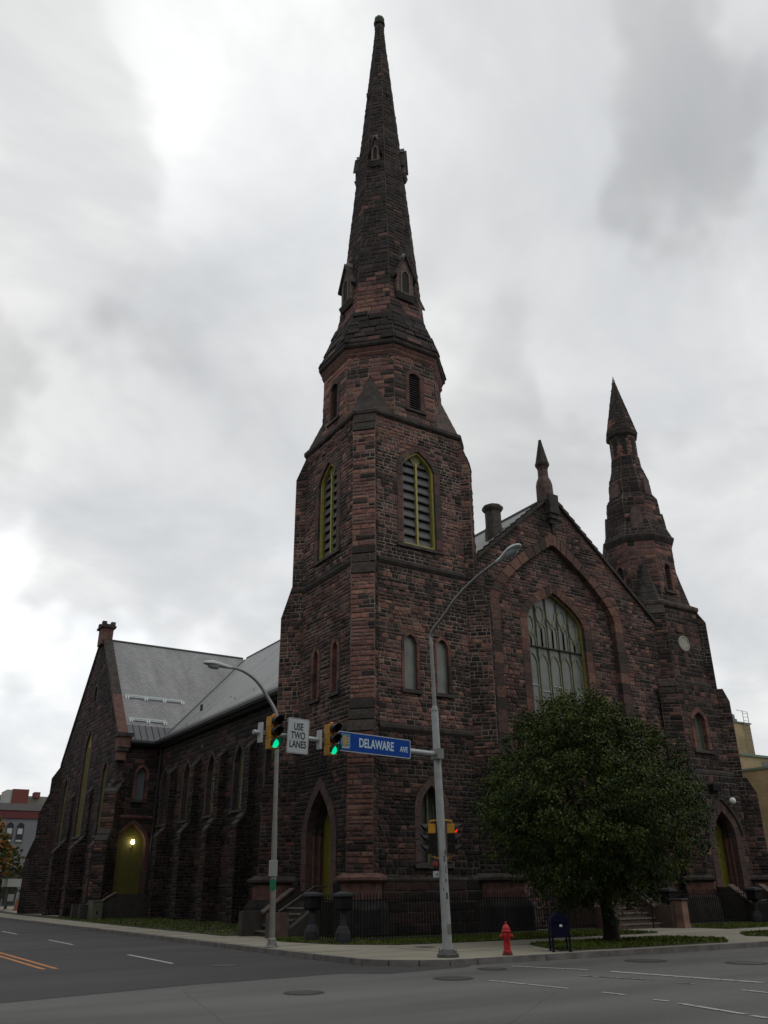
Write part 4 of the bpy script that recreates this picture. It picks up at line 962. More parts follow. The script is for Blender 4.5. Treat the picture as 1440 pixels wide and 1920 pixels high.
blk('kneeler_foot', (15.75, TY - THW - .3, 9.7), (16.35, TY - THW + .2, 10.3), M_RED)
blk('kneeler_cap', (15.6, TY - THW - .55, 11.25), (16.65, TY - THW + .4, 11.5), M_TRIM); blk('kneeler_neck', (15.7, TY - THW - .4, 10.3), (16.45, TY - THW + .25, 10.55), M_TRIM)
blk('apex_chimney', (15.6, TY - .65, 19.6), (16.45, TY + .55, 20.95), M_RED); cc = blk('chimney_cap', (15.45, TY - .85, 20.95), (16.6, TY + .75, 21.12), M_TRIM)
for x0, y0 in ((15.52, TY - .75), (15.52, TY + .3), (16.2, TY - .75), (16.2, TY + .3)): 
    mb = MB(); mb.box((x0, y0, 21.12), (x0 + .33, y0 + .38, 21.45)); link_mesh('merlon', mb.mesh('merlon', M_TRIM), cc)
mb = MB(); mb.box((15.6, TY - .7, 21.12), (16.5, TY + .6, 21.26)); link_mesh('cap_slab', mb.mesh('cap_slab', M_TRIM), cc)
# round chimney pot beside the front gable
mb = MB(); mb.lathe((26.25, 30.4, 0), [(.48, 17.9), (.48, 18.7), (.42, 18.75), (.42, 19.6), (.48, 19.65), (.56, 19.77), (.56, 19.9), (.4, 20.0)], 8); mb.build('round_chimney', mat('chimney_stone', (.07, .062, .055), .9, noise_s=5, noise_amt=.4), church)

# ---- right-hand tower
RX, RY, RW = 36.7, 29.7, .45
RT = 'right_tower_wall'
RD = Hole(.05, 1.2, .15, 3.9, 5.45, 1.8); RWN = Hole(-.2, .66, 7.7, 9.35, 10.0, 2.2)
lev = [(2.4, .13, 6.6, {0: [RD]}), (2.2, 6.6, 11.1, {0: [RWN]}), (1.95, 11.1, 15.45, {})]
pr_ = [[(.13, .38), (5.8, .38), (6.6, .0)], [(6.6, .15), (10.4, .15), (11.1, -.1)], [(11.1, 0.), (14.7, 0), (15.4, -.42)]]
for (hw, z0, z1, hl), pf in zip(lev, pr_):
    s_ = hw - RW / S2
    for k in range(4):
        fr = side_frame(RX, RY, hw, k)
        wall(fr, RT, z0, z1, lambda v: (-s_, s_), holes=hl.get(k, []), tint=T_RT if z0 > 5 else tinter(.2, .42, .95), row=(.2, .34))
        if k in (0, 3) and z0 > 1: 
            string(side_frame(RX, RY, hw + .12, k), -s_ - .05, s_ + .05, z0 + .28, h=.34, out=.1)
    for sx, sy in ((-1, -1), (1, -1), (-1, 1), (1, 1)):
        p2 = pf
        buttress(RT, (RX + sx * hw, RY + sy * hw), (sx, sy), RW, p2, tf=T_RT, ts=T_RT)
for sx, sy in ((-1, -1), (1, -1)):
    K2 = Vector((RX + sx * 2.4, RY + sy * 2.4)); D2 = Vector((sx, sy)) * S2; T2 = Vector((-D2.y, D2.x)); e = .42
    def ring(w, e, zz): return [(*(K2 + D2 * a + T2 * b), zz) for a, b in ((-.9, -w), (e, -w), (e, w), (-.9, w))]
    mb = MB(); mb.loft([ring(.80, e + .28, .1), ring(.72, e + .22, 1.2)]); mb.build('buttress_foot', M_TRIM, church)
    mb = MB(); mb.loft([ring(.58, e + .06, 1.2), ring(.58, e + .06, 1.8)]); mb.build('buttress_block', M_RED, church)
    mb = MB(); mb.loft([ring(.60, e + .08, 1.8), ring(.74, e + .2, 1.9), ring(.74, e + .2, 2.0), ring(.5, e, 2.1)]); mb.build('buttress_moulding', M_TRIM, church)
mb = MB(); ringband(mb, tower_outline(-.4, RX, RY, 1.95, RW), [(-.1, 15.3), (.08, 15.32), (.13, 15.42), (.13, 15.55), (-.2, 15.75)]); mb.build('belfry_cornice', mat('brown_cornice', (.06, .042, .035), .9, noise_s=3, noise_amt=.5), church)
tox, toy = 36.5, 29.75
odw = Hole(0, .36, .7, 2.2, 2.6, 2.2)
rof = dict(octa_band('turret_wall', tox, toy, 1.78, 15.55, 1.76, 19.3, tinter(.45, .28, .92), holes={k: [odw] for k in (0, 2, 4, 6)}))
for k in (4, 6): 
    g, inn = lancet(rof[k], odw, ring=.14, material=M_VOID, name='turret_window', depth=.3)
    for i in range(10):
        v = .95 + i * .145; a = inn.half(v); mb = MB(); f_r = rof[k]; mb.hexa([f_r.p(-a, v, -.08), f_r.p(a, v, -.08), f_r.p(a, v + .07, -.2), f_r.p(-a, v + .07, -.2), f_r.p(-a, v + .02, -.08), f_r.p(a, v + .02, -.08), f_r.p(a, v + .09, -.2), f_r.p(-a, v + .09, -.2)]); link_mesh('louvre_slat', mb.mesh('louvre_slat', M_SLAT), g)
for sx, sy in ((-1, -1), (1, -1), (-1, 1), (1, 1)):
    D2 = Vector((sx, sy)) * S2; T2 = Vector((-D2.y, D2.x)); C0 = Vector((tox, toy)); F = [C0 + D2 * 2.3 + T2 * s * .42 for s in (-1, 1)]; G = [C0 + D2 * 1.78 + T2 * s * .7 for s in (-1, 1)]; A = C0 + D2 * 1.8
    mb = MB()
    for i in range(5):
        t0, t1 = i / 5, (i + 1) / 5 - .01; P = [F[0], F[1], G[1], G[0]]; mb.loft([[(*(p + (A - p) * t0), 15.6 + 2.6 * t0) for p in P], [(*(p + (A - p) * t1), 15.6 + 2.6 * t1) for p in P]])
    mb.build('broach', M_TRIM, church)
mb = MB(); ringband(mb, octa(tox, toy, 1.76, 0), [(-.1, 19.25), (.06, 19.28), (.18, 19.5), (.2, 19.62), (-.1, 19.95)]); mb.build('turret_cornice', M_TRIM, church)
TT = tinter(.3, .66, .8)
for a0, z0, a1, z1, tt in ((1.86, 19.7, 1.55, 20.6, T_SPIRE), (1.5, 20.6, 1.42, 22.2, TT), (1.42, 22.2, 1.18, 22.6, T_SPIRE), (1.18, 22.6, 1.12, 23.6, TT), (1.12, 23.6, .82, 24.6, T_SPIRE), (.84, 24.6, .80, 25.2, T_SPIRE), (.74, 25.2, .72, 26.75, tinter(.7, .1, 1))):
    list(octa_band('turret_wall', tox, toy, a0, z0, a1, z1, tt, ln=(.3, .6)))
for k in range(8):     # gablets standing on the shoulders
    th = k * math.pi / 4; n = Vector((math.cos(th), math.sin(th), 0)); U = Vector((-n.y, n.x, 0))
    for dist, zb, w, h, dp in ((1.62, 20.1, .34, 1.35, .3), (1.26, 22.4, .27, 1.1, .26)):
        if k % 2 == 0 and dist > 1.5: continue
        if k % 2 == 1 and dist < 1.5: continue
        fr = Fr(Vector((tox, toy, 0)) + n * dist, U, ZV, n); pts = [(-w, zb), (w, zb), (w, zb + h * .62), (w * .55, zb + h), (-w * .55, zb + h), (-w, zb + h * .62)]
        mb = MB(); mb.loft([[fr.p(u, v, -dp) for u, v in pts], [fr.p(u * .96, v, .12 - (v - zb) * .08) for u, v in pts]]); mb.build('shoulder_gablet', mat('gablet_stone', (.07, .048, .042), .9, noise_s=4, noise_amt=.5, bump=.6), church)
for k in range(8):
    th = k * math.pi / 4; n = Vector((math.cos(th), math.sin(th), 0)); U = Vector((-n.y, n.x, 0)); fr = Fr(Vector((tox, toy, 0)) + n * .735, U, ZV, n)
    h = Hole(0, .13, 25.35, 26.3, 26.55, 2); mb = MB(); p_ = outline_pts(h, 4); mb.loft([[fr.p(u, v, -.02) for u, v in p_], [fr.p(u, v, .045) for u, v in p_]]); mb.build('slit_opening', M_VOID, church)
mb = MB(); ringband(mb, octa(tox, toy, .74, 0), [(-.1, 26.6), (.05, 26.65), (.16, 26.75), (.19, 26.9), (-.1, 27.1)]); mb.build('cap_cornice', M_TRIM, church)
list(octa_band('turret_spire', tox, toy, .90, 26.95, .03, 31.1, lambda P: (tinter(.4, .45, .95) if P.z < 28.6 else tinter(.1, 1.2, .85))(P), row=(.22, .3), ln=(.25, .45), proud=(.01, .03)))
mb = MB(); mb.lathe((tox, toy, 30.6), [(.15, 0), (.13, .05), (.015, .72)], 8); mb.build('spire_tip', mat('pale_metal_tip', (.14, .16, .15), .5), church)
# its window, roundel and door
f0 = side_frame(RX, RY, 2.2, 0); g, inn = lancet(f0, RWN, ring=.24, material=mat('greenish_glass', (.10, .115, .10), .3), name='tower_window', nv=3)
bar(f0, RWN.c - .02, 7.9, RWN.c + .02, inn.zs + .2, -.28, -.22, M_TRACERY, g, 'mullion'); frame_bar(f0, inn, -.28, .04, M_TRACERY, g, 'window_frame', z0=7.88)
for s in (-1, 1): 
    mb = MB(); p0 = f0.p(RWN.c, inn.zs + .15, -.25); p1 = f0.p(RWN.c + s * .2, inn.zs + .42, -.25); mb.tube([p0, p1], .02, 5); link_mesh('tracery_bar', mb.mesh('tracery_bar', M_TRACERY), g)
f2c = side_frame(RX, RY, 1.95, 0)
mb = MB(); c0 = f2c.p(-.18, 13.35); 
mb.loft([[c0 + f2c.U * r * math.cos(a) + ZV * r * math.sin(a) + f2c.N * d for a in [j / 20 * 6.2832 for j in range(20)]] for r, d in ((.42, 0), (.42, .11), (.36, .12), (.36, .095))]); rd_ = mb.build('pale_roundel', mat('pale_roundel_face', (.25, .25, .20), .7, noise_s=4, noise_amt=.25), church)
mb = MB(); mb.hexa([f2c.p(*q) for q in ((-.55, 13.95, .0), (-.05, 13.95, .0), (-.05, 13.95, .09), (-.55, 13.95, .09), (-.55, 14.3, .0), (-.05, 14.3, .0), (-.05, 14.3, .09), (-.55, 14.3, .09))]); mb.build('stone_tablet', M_RED, church)
mb = MB(); mb.tube([(RX - 2.35, RY - 1.7, 15.2), (RX - 2.35, RY - 1.7, 6.9)], .09, 8); mb.build('downpipe', M_GUT, church)

def portal(fr, hole, name, depth, leaf_cols, base=1.25):
    inner = Hole(hole.c, hole.a - .42, hole.z0, hole.zs, hole.za - .5, hole.p)
    d = pane(fr, inner, -depth, mat('olive_door_paint', (.13, .125, .012), .6, noise_s=2, noise_amt=.2), church, name, z0=base)
    opening(fr, d, hole, ring=.42, depth=depth * .45, nv=5, jamb=.6, tint=lambda P: random.choice([(.075, .048, .043), (.06, .044, .04), (.09, .055, .048)]), sill=False, out=.05)
    # inner splayed jambs with shafts
    for s in (-1, 1):
        mb = MB(); a = inner.a
        for (d0, d1, w0, m_) in ((-depth * .4, -depth * .75, .0, 0), (-depth * .7, -depth * 1.02, .05, 0)):
            u0, u1 = hole.c + s * (a - w0 * .6), hole.c + s * (a + .3)
            if u0 > u1: u0, u1 = u1, u0
            mb.hexa([fr.p(u0, base, d1), fr.p(u1, base, d1), fr.p(u1, base, d0), fr.p(u0, base, d0), fr.p(u0, hole.zs, d1), fr.p(u1, hole.zs, d1), fr.p(u1, hole.zs, d0), fr.p(u0, hole.zs, d0)])
        link_mesh('jamb', mb.mesh('jamb', mat('portal_jamb', (.12, .064, .056), .9, noise_s=3, noise_amt=.3)), d)
        for dd, w0 in ((-depth * .40, .03), (-depth * .74, .07)):
            mb = MB(); mb.tube([fr.p(hole.c + s * (a - w0), base + .15, dd), fr.p(hole.c + s * (a - w0), hole.zs - .1, dd)], .055, 8); link_mesh('shaft', mb.mesh('shaft', M_RED), d)
            mb = MB(); mb.lathe(fr.p(hole.c + s * (a - w0), hole.zs - .15, dd), [(.06, 0), (.1, .12), (.12, .22)], 8); link_mesh('capital', mb.mesh('capital', M_TRIM), d)
    # soffit of the arch
    mb = MB(); P = outline_pts(Hole(hole.c, inner.a + .02, 0, inner.zs, inner.za + .02, inner.p), 10)[2:]
    for (u0, v0), (u1, v1) in zip(P[:-1], P[1:]): mb.quad(fr.p(u0, v0, -.05), fr.p(u1, v1, -.05), fr.p(u1, v1, -depth), fr.p(u0, v0, -depth))
    link_mesh('arch_soffit', mb.mesh('arch_soffit', M_TRIM), d)
    bar(fr, hole.c - hole.a + .02, hole.z0, hole.c + hole.a - .02, base, -depth, .18, M_STEPR, d, 'threshold')
    bar(fr, hole.c - .015, base, hole.c + .015, inner.za - .1, -depth - .01, -depth + .02, M_OLIVED, d, 'door_joint')
    for u in (-.62, .62): bar(fr, hole.c + u * inner.a - .01, base, hole.c + u * inner.a + .01, inner.zs, -depth - .01, -depth + .012, M_OLIVED, d, 'door_joint')
    mb = MB(); mb.lathe(fr.p(hole.c + .1, base + 1.0, -depth + .04), [(.04, -.04), (.05, 0), (.04, .04)], 8); link_mesh('door_handle', mb.mesh('door_handle', M_IRON), d)
    return d
portal(F3, DOORH, 'tower_door', .72, None)
d = portal(side_frame(RX, RY, 2.4, 0), RD, 'right_tower_door', .70, None)
portal(panel_fr, PDOOR, 'central_door', .8, None)
fR = side_frame(RX, RY, 2.4, 0)
# dark hood over the right tower door and its white globe lamp
opening(fR, d, Hole(.05, 1.42, 3.9, 3.9, 5.72, 1.8), ring=.2, depth=.0, out=.12, nv=5, jamb=.5, sill=False, tint=lambda P: (.04, .036, .034))
mb = MB(); gp_ = fR.p(.62, 5.42, .35); mb.lathe(gp_, [(.02, -.16), (.12, -.12), (.165, 0), (.12, .12), (.02, .16)], 14); o = mb.build('globe_lamp', mat('white_globe', (.62, .63, .62), .3), church, smooth=True)
mb = MB(); mb.tube([gp_ + Vector((0, 0, .15)), gp_ + Vector((0, 0, .5)), gp_ + Vector((-.1, .15, .75)), gp_ + Vector((-.2, .38, .75))], .03, 6); mb.build('lamp_bracket', M_IRON, church)
mb = MB(); mb.box((36.1, 27.0, 5.85), (36.7, 27.35, 6.15)); mb.build('dark_lamp_box', M_IRON, church)

# ---- flush the stonework: the 300 that show largest are stones of their own
opaque_owner = {}
for owner, mb in CORE.items():
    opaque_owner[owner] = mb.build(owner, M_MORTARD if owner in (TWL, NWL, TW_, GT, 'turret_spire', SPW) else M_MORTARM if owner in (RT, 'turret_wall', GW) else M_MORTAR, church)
# back/top closing masses so that nothing is hollow
def mass(name, lo, hi): mb = MB(); mb.box(lo, hi); return mb.build(name, M_MORTAR, church)
mass('nave_core', (NW + 1.2, 33, .1), (2 * NX - NW, 76, 10.8)); mass('tower_core', (CX - 1.7, CY - 2.2, .1), (CX + 2.2, CY + 2.2, 21.4)); mass('gable_core', (22.3, GY + .9, .1), (34.2, GY + 1.4, 14.0)); mass('right_tower_core', (RX - 1.3, RY - 1.2, .1), (RX + 1.3, RY + 1.3, 15.5))
mb = MB(); mb.hexa([(15.9 + .75, TY - 7.6, .1), (NW + .2, TY - 7.6, .1), (NW + .2, TY + 7.6, .1), (16.65, TY + 7.6, .1), (16.65, TY - 7.6, 11), (NW + .2, TY - 7.6, 11), (NW + .2, TY + 7.6, 11), (16.65, TY + 7.6, 11)]); mb.build('transept_core', M_MORTAR, church)
def keyw(s): return -s[0]
STONES.sort(key=keyw)
big, rest = STONES[:300], STONES[300:]
for w, owner, vs, fs, c in big:
    mb = MB(); mb.v = vs; mb.f = fs; mb.c = [c] * 9
    link_mesh('stone', mb.mesh('stone', M_STONE), opaque_owner[owner])
mb = MB()
for w, owner, vs, fs, c in rest:
    k = len(mb.v); mb.v += vs; mb.f += [tuple(i + k for i in f) for f in fs]; mb.c += [c] * 9
mb.build('stonework', M_STONE, church, kind='stuff')
print('stones', len(STONES))

# ------------------------------------------------------------------ steps, fences and gate posts round the church
def steps(name, origin, U, Nn, width, n, rise, tread, label, material, cheek=.34, landing=1.2, cheeks=(True, True), low=False):
    """U along the step, Nn pointing out and down the flight; origin = middle of the top edge at ground level"""
    rt = thing(name, (*origin, .13), label, 'stone steps'); O = Vector((*origin, 0)); U = Vector((*U, 0)); Nv = Vector((*Nn, 0))
    P = lambda u, d, z: O + U * u + Nv * d + ZV * z
    def bx(u0, u1, d0, d1, z0, z1, nm, m_, top=None):
        mb = MB(); mb.hexa([P(u0, d0, z0), P(u1, d0, z0), P(u1, d1, z0), P(u0, d1, z0), P(u0, d0, z1), P(u1, d0, z1), P(u1, d1, top if top is not None else z1), P(u0, d1, top if top is not None else z1)]); return mb.build(nm, m_, rt)
    w = width / 2; H = n * rise + .13
    bx(-w, w, -landing, 0, .1, H, 'landing', material)
    for i in range(1, n):
        z = H - i * rise; bx(-w, w, (i - 1) * tread + .0, i * tread + .03, .1, z, 'step', material)
        mb = MB(); mb.hexa([P(-w, i * tread + .005, z - .05), P(w, i * tread + .005, z - .05), P(w, i * tread + .06, z - .05), P(-w, i * tread + .06, z - .05), P(-w, i * tread + .005, z + .004), P(w, i * tread + .005, z + .004), P(w, i * tread + .06, z + .004), P(-w, i * tread + .06, z + .004)])
        mb.build('step_nosing', mat('worn_nosing', (.13, .12, .095), .85, noise_s=6, noise_amt=.3), rt)
    run = n * tread
    for s, on in zip((-1, 1), cheeks):
        if not on: continue
        u0, u1 = (w + .01, w + cheek) if s > 0 else (-w - cheek, -w - .01)
        ch = (H + .35) if s > 0 or not low else H
        bx(u0, u1, -landing, 0.0, .1, ch, 'cheek_wall', material)
        bx(u0, u1, .01, run * .72, .1, ch, 'cheek_wall', material, top=.75 if not (low and s < 0) else .35)
        if low and s < 0:
            bx(u0 - .03, u1 + .03, run * .72 + .01, run + .2, .1, .92, 'cheek_pier', M_STEPR); continue
        bx(u0 - .03, u1 + .03, run * .72 + .01, run + .25, .1, .95, 'cheek_pier', material)
        mb = MB(); a, b = P((u0 + u1) / 2, 0, H + .39), P((u0 + u1) / 2, run * .72, .79)
        k = U * ((u1 - u0) / 2 + .05)
        mb.hexa([a - k, a + k, b + k, b - k, a - k + ZV * .08, a + k + ZV * .08, b + k + ZV * .08, b - k + ZV * .08]); mb.build('sloping_coping', M_STEPR, rt)
    return rt
steps('entrance_steps', (15.75, 30.3), (0, 1), (-1, 0), 1.9, 6, .185, .30, 'worn grey stone steps rising to the arched door at the foot of the spire', M_STEP, low=True)
steps('entrance_steps', (28.0, 27.2), (1, 0), (0, -1), 3.0, 6, .185, .33, 'reddish stone steps with sloping side walls glimpsed behind the street tree trunk', M_STEPR)
steps('entrance_steps', (36.75, 26.6), (1, 0), (0, -1), 1.9, 6, .185, .28, 'stone steps below the olive door of the small right-hand tower', M_STEP)
hr = thing('handrail', (28.2, 25.4, .15), 'thin black iron handrail up the middle of the reddish steps', 'handrail')
mb = MB(); mb.tube([(28.6, 25.2, .14), (28.6, 25.2, 1.15)], .03, 6); mb.build('rail_post', M_IRON, hr)
mb = MB(); mb.tube([(28.6, 27.0, 1.2), (28.6, 27.0, 2.15)], .03, 6); mb.build('rail_post', M_IRON, hr)
mb = MB(); mb.tube([(28.6, 25.1, 1.05), (28.6, 25.2, 1.12), (28.6, 27.0, 2.12)], .03, 6); mb.build('rail_bar', M_IRON, hr)
hr = thing('handrail', (14.3, 31.1, .15), 'slanting iron handrail beside the left end of the tower steps', 'handrail')
mb = MB(); mb.tube([(14.2, 29.3, .95), (15.6, 29.3, 1.75), (16.1, 29.3, 1.75)], .035, 6); mb.build('rail_bar', mat('dull_rail', (.045, .045, .04), .6), hr)
mb = MB(); mb.tube([(14.3, 29.3, .15), (14.3, 29.3, 1.0)], .03, 6); mb.build('rail_post', M_IRON, hr)

def fence(pts, label, height=1.28, gap=.125, low=None):
    rt = thing('iron_fence', (*pts[0], .13), label, 'fence')
    pk = MB(); pk.hexa([(-.011, -.011, 0), (.011, -.011, 0), (.011, .011, 0), (-.011, .011, 0), (-.011, -.011, height), (.011, -.011, height), (.011, .011, height), (-.011, .011, height)])
    pk.lathe((0, 0, height), [(.011, -.01), (.026, .03), (.002, .13)], 4)
    me = pk.mesh('picket', M_IRON); L0 = -Vector(rt.location)
    for (x0, y0), (x1, y1) in zip(pts[:-1], pts[1:]):
        a, b = Vector((x0, y0, .13)), Vector((x1, y1, .13)); d = b - a; n = int(d.length / gap)
        for i in range(n):
            p = a + d * (i + .5) / n; o = link_mesh('picket', me, rt, loc=L0 + p + Vector((0, 0, random.uniform(-.012, .012))))
            o.rotation_euler = (random.uniform(-.006, .006), random.uniform(-.006, .006), math.atan2(d.y, d.x))
        for z in (.16, height - .1):
            mb = MB(); k = Vector((-d.y, d.x, 0)).normalized() * .022; mb.hexa([a - k + ZV * z, b - k + ZV * z, b + k + ZV * z, a + k + ZV * z, a - k + ZV * (z + .035), b - k + ZV * (z + .035), b + k + ZV * (z + .035), a + k + ZV * (z + .035)]); mb.build('fence_rail', M_IRON, rt)
        mb = MB(); k = Vector((-d.y, d.x, 0)).normalized() * .14; mb.hexa([a - k - ZV * .03, b - k - ZV * .03, b + k - ZV * .03, a + k - ZV * .03, a - k + ZV * .09, b - k + ZV * .09, b + k + ZV * .09, a + k + ZV * .09]); mb.build('fence_kerb', M_STEP, rt)
    return rt
fence([(14.55, 24.95), (20.0, 25.55), (26.0, 25.75)], 'long black iron picket fence standing before the dark tower base along the avenue')
fence([(14.15, 26.2), (14.3, 25.1)], 'short run of iron pickets between the two squat posts at the tower corner')
fence([(30.4, 25.75), (33.2, 25.75), (35.3, 25.6)], 'black iron picket fence between the reddish steps and the right-hand tower')
def gatepost(x, y, label, s=1.0):
    rt = thing('gate_post', (x, y, .13), label, 'gate post'); c = (x, y, .13)
    mb = MB(); mb.lathe(c, [(.26 * s, 0), (.28 * s, .12), (.27 * s, .30), (.19 * s, .46)], 8); mb.build('swelling_base', M_POSTBLUE, rt)
    mb = MB(); mb.lathe(c, [(.19 * s, .46), (.12 * s, .50), (.12 * s, .84), (.17 * s, .92)], 8); mb.build('post_neck', M_POSTBLUE, rt)
    mb = MB(); a = .24 * s; mb.loft([[(x + sx * a * k, y + sy * a * k, .13 + z) for sx, sy in ((-1, -1), (1, -1), (1, 1), (-1, 1))] for k, z in ((.8, .92), (1, .98), (1, 1.26), (.95, 1.3))]); mb.build('post_block', M_IRON, rt)
    mb = MB(); mb.loft([[(x + sx * a * k, y + sy * a * k, .13 + z) for sx, sy in ((-1, -1), (1, -1), (1, 1), (-1, 1))] for k, z in ((1.15, 1.30), (1.25, 1.34), (1.2, 1.40), (.3, 1.46))]); mb.build('post_cap', M_POSTBLUE, rt)
gatepost(14.2, 24.75, 'squat grey post with swelling base at the fence corner nearest the street corner', .88)
gatepost(14.0, 26.4, 'squat dark post between the tower steps and the short picket run', .88)
gatepost(30.15, 25.6, 'dark post beside the pinkish end pier of the central steps', .95)
gatepost(35.4, 25.3, 'dark post at the left foot of the right-hand tower steps', .95)
pr = thing('stone_pier', (29.95, 24.9, .13), 'pale pinkish stone end pier right of the central steps', 'stone pier')
mb = MB(); mb.loft([[(29.7 - k, 24.6 - k, z), (30.05 + k, 24.6 - k, z), (30.05 + k, 25.2 + k, z), (29.7 - k, 25.2 + k, z)] for k, z in ((.03, .1), (.0, .3), (.0, 1.1))]); mb.build('pier_shaft', mat('pink_pier_stone', (.17, .10, .075), .9, noise_s=3, noise_amt=.3), pr)
mb = MB(); mb.loft([[(29.7 - k, 24.6 - k, z), (30.05 + k, 24.6 - k, z), (30.05 + k, 25.2 + k, z), (29.7 - k, 25.2 + k, z)] for k, z in ((.02, 1.105), (.05, 1.14), (.02, 1.2))]); mb.build('pier_cap', M_TRIM, pr)
# raised planting and low shrubs by the central steps; steps and box by the side door
def shrub(name, c, r, h, n, cols, label, cat='shrub', seed=1, leaf=.06):
    rnd = random.Random(seed); rt = thing(name, (c[0], c[1], c[2]), label, cat); mb = MB()
    for _ in range(n):
        a, b = rnd.uniform(0, 6.283), rnd.uniform(-.2, 1.5); q = rnd.uniform(.55, 1.05)
        p = Vector((c[0] + math.cos(a) * math.cos(b) * r * q, c[1] + math.sin(a) * math.cos(b) * r * q, c[2] + h * .4 + math.sin(b) * h * .6 * q))
        U = Vector((rnd.uniform(-1, 1), rnd.uniform(-1, 1), rnd.uniform(-.6, .6))).normalized(); V = U.orthogonal(); V.rotate(Matrix.Rotation(rnd.uniform(0, 6.28), 3, U)); s = leaf * rnd.uniform(.6, 1.3)
        cc = rnd.choice(cols); mb.quad(p - U * s, p + V * s * .45, p + U * s, p - V * s * .45, cc)
    mb.build('foliage', M_LEAF, rt)
    mb = MB()
    for k in range(4): mb.tube([(c[0], c[1], c[2] - .05), (c[0] + math.cos(k * 1.6) * r * .5, c[1] + math.sin(k * 1.6) * r * .5, c[2] + h * .6)], .012, 4)
    mb.build('stems', M_BARK, rt)
M_LEAF = mat('leaf', (.03, .05, .015), 0.6, attr=True, spec=0.22)
GL = [(.022, .042, .010), (.032, .052, .012), (.016, .030, .008), (.045, .06, .014)]
shrub('low_shrub', (31.3, 26.4, .14), .55, 1.0, 1500, [(.035, .06, .015), (.05, .075, .02), (.02, .035, .01)], 'low green shrub behind the dark post right of the central steps', seed=3)
shrub('low_shrub', (30.6, 26.9, .14), .4, 1.5, 1000, [(.05, .085, .02), (.03, .05, .015)], 'pale green shrub above the sloping wall of the central steps', seed=4)
steps('side_steps', (16.1, 57.1), (0, 1), (-1, 0), 1.5, 6, .17, .30, 'dark stone steps with a sloping wall climbing to the side door with the lit lamp', M_STEP, landing=2.6)
ub = thing('utility_cabinet', (14.75, 56.9, .13), 'small pale green cabinet on the grass edge by the side steps', 'utility cabinet')
mb = MB(); mb.box((14.5, 55.0, .13), (15.1, 56.0, 1.12)); mb.build('cabinet_body', mat('cabinet_green_grey', (.085, .088, .06), .6, noise_s=3, noise_amt=.15), ub)
mb = MB(); mb.box((14.47, 54.96, 1.122), (15.13, 56.04, 1.17)); mb.build('cabinet_lid', mat('cabinet_lid', (.10, .105, .08), .6), ub)
mb = MB(); mb.box((14.75, 54.97, .45), (14.85, 55.0, .6)); mb.build('cabinet_vent', M_IRON, ub)

# ------------------------------------------------------------------ tall signal pole at the corner
lean = Vector((-.842 * .020, .539 * .020, 1))
PB = Vector((13.49, 18.39, .13))
pole = thing('signal_pole', tuple(PB), 'tall pale grey pole with long signal arm and curved street lamp at the kerb corner', 'signal pole')
pt = lambda z: PB + lean * z
mb = MB(); mb.tube([pt(0.1), pt(2), pt(4), pt(5.9)], [.118, .110, .102, .094], 20); o = mb.build('pole_shaft', M_ALU, pole); smooth_by_angle(o)
mb = MB(); mb.tube([pt(5.9), pt(5.93), pt(6.05)], [.102, .102, .065], 16); mb.build('pole_cap_ring', M_ALU2, pole)
mb = MB(); mb.lathe(PB, [(.27, -.02), (.27, .06), (.21, .10), (.17, .16), (.125, .17)], 8); mb.build('base_flange', mat('dark_base_metal', (.06, .062, .06), .7, noise_s=5, noise_amt=.3), pole)
for k in range(4):
    a = k * math.pi / 2 + .6; mb = MB(); mb.lathe(PB + Vector((.215 * math.cos(a), .215 * math.sin(a), .09)), [(.03, 0), (.03, .05), (.012, .055), (.012, .1)], 6); mb.build('anchor_bolt', M_ALU2, pole)
mb = MB(); mb.hexa([pt(.5) + Vector(q) for q in ((-.05, -.122, 0), (.05, -.122, 0), (.05, -.10, 0), (-.05, -.10, 0), (-.05, -.122, .22), (.05, -.122, .22), (.05, -.10, .22), (-.05, -.10, .22))]); mb.build('hand_hole_cover', M_ALU2, pole)
for z, r in ((1.7, .02), (1.95, .012), (2.2, .02), (1.35, .02), (2.35, .012), (1.5, .012)):     # stickers and scratches
    mb = MB(); a = -2.1 + random.uniform(-.5, .7); c = pt(z) + Vector((math.cos(a) * .113, math.sin(a) * .113, 0)); t = Vector((-math.sin(a), math.cos(a), 0)); n = Vector((math.cos(a), math.sin(a), 0)); h = random.uniform(.03, .11)
    mb.hexa([c + t * (s * r) + n * d + ZV * z_ for z_ in (-h, h) for s, d in ((-1, -.01), (1, -.01), (1, .004), (-1, .004))]); mb.build('sticker', M_BLACK if random.random() < .6 else mat('pole_scuff', (.12, .10, .08), .8), pole)
UP = [pt(6.0), pt(7.0), pt(7.7), pt(8.05) + Vector((0, -.05, .05)), Vector((13.36, 17.85, 8.55)), Vector((13.38, 17.2, 8.95)), Vector((13.42, 16.3, 9.28)), Vector((13.47, 15.45, 9.47))]
def smooth_path(P, k=5):
    P = [Vector(p) for p in P]; R_ = []
    for i in range(len(P) - 1):
        p0, p1, p2, p3 = P[max(i - 1, 0)], P[i], P[i + 1], P[min(i + 2, len(P) - 1)]
        for j in range(k):
            t = j / k; R_.append(.5 * ((2 * p1) + (p2 - p0) * t + (2 * p0 - 5 * p1 + 4 * p2 - p3) * t * t + (3 * p1 - p0 - 3 * p2 + p3) * t ** 3))
    return R_ + [P[-1]]
sp_ = smooth_path(UP); mb = MB(); mb.tube(sp_, [.054 - .022 * i / len(sp_) for i in range(len(sp_))], 12); o = mb.build('lamp_arm', M_ALU2, pole); smooth_by_angle(o)
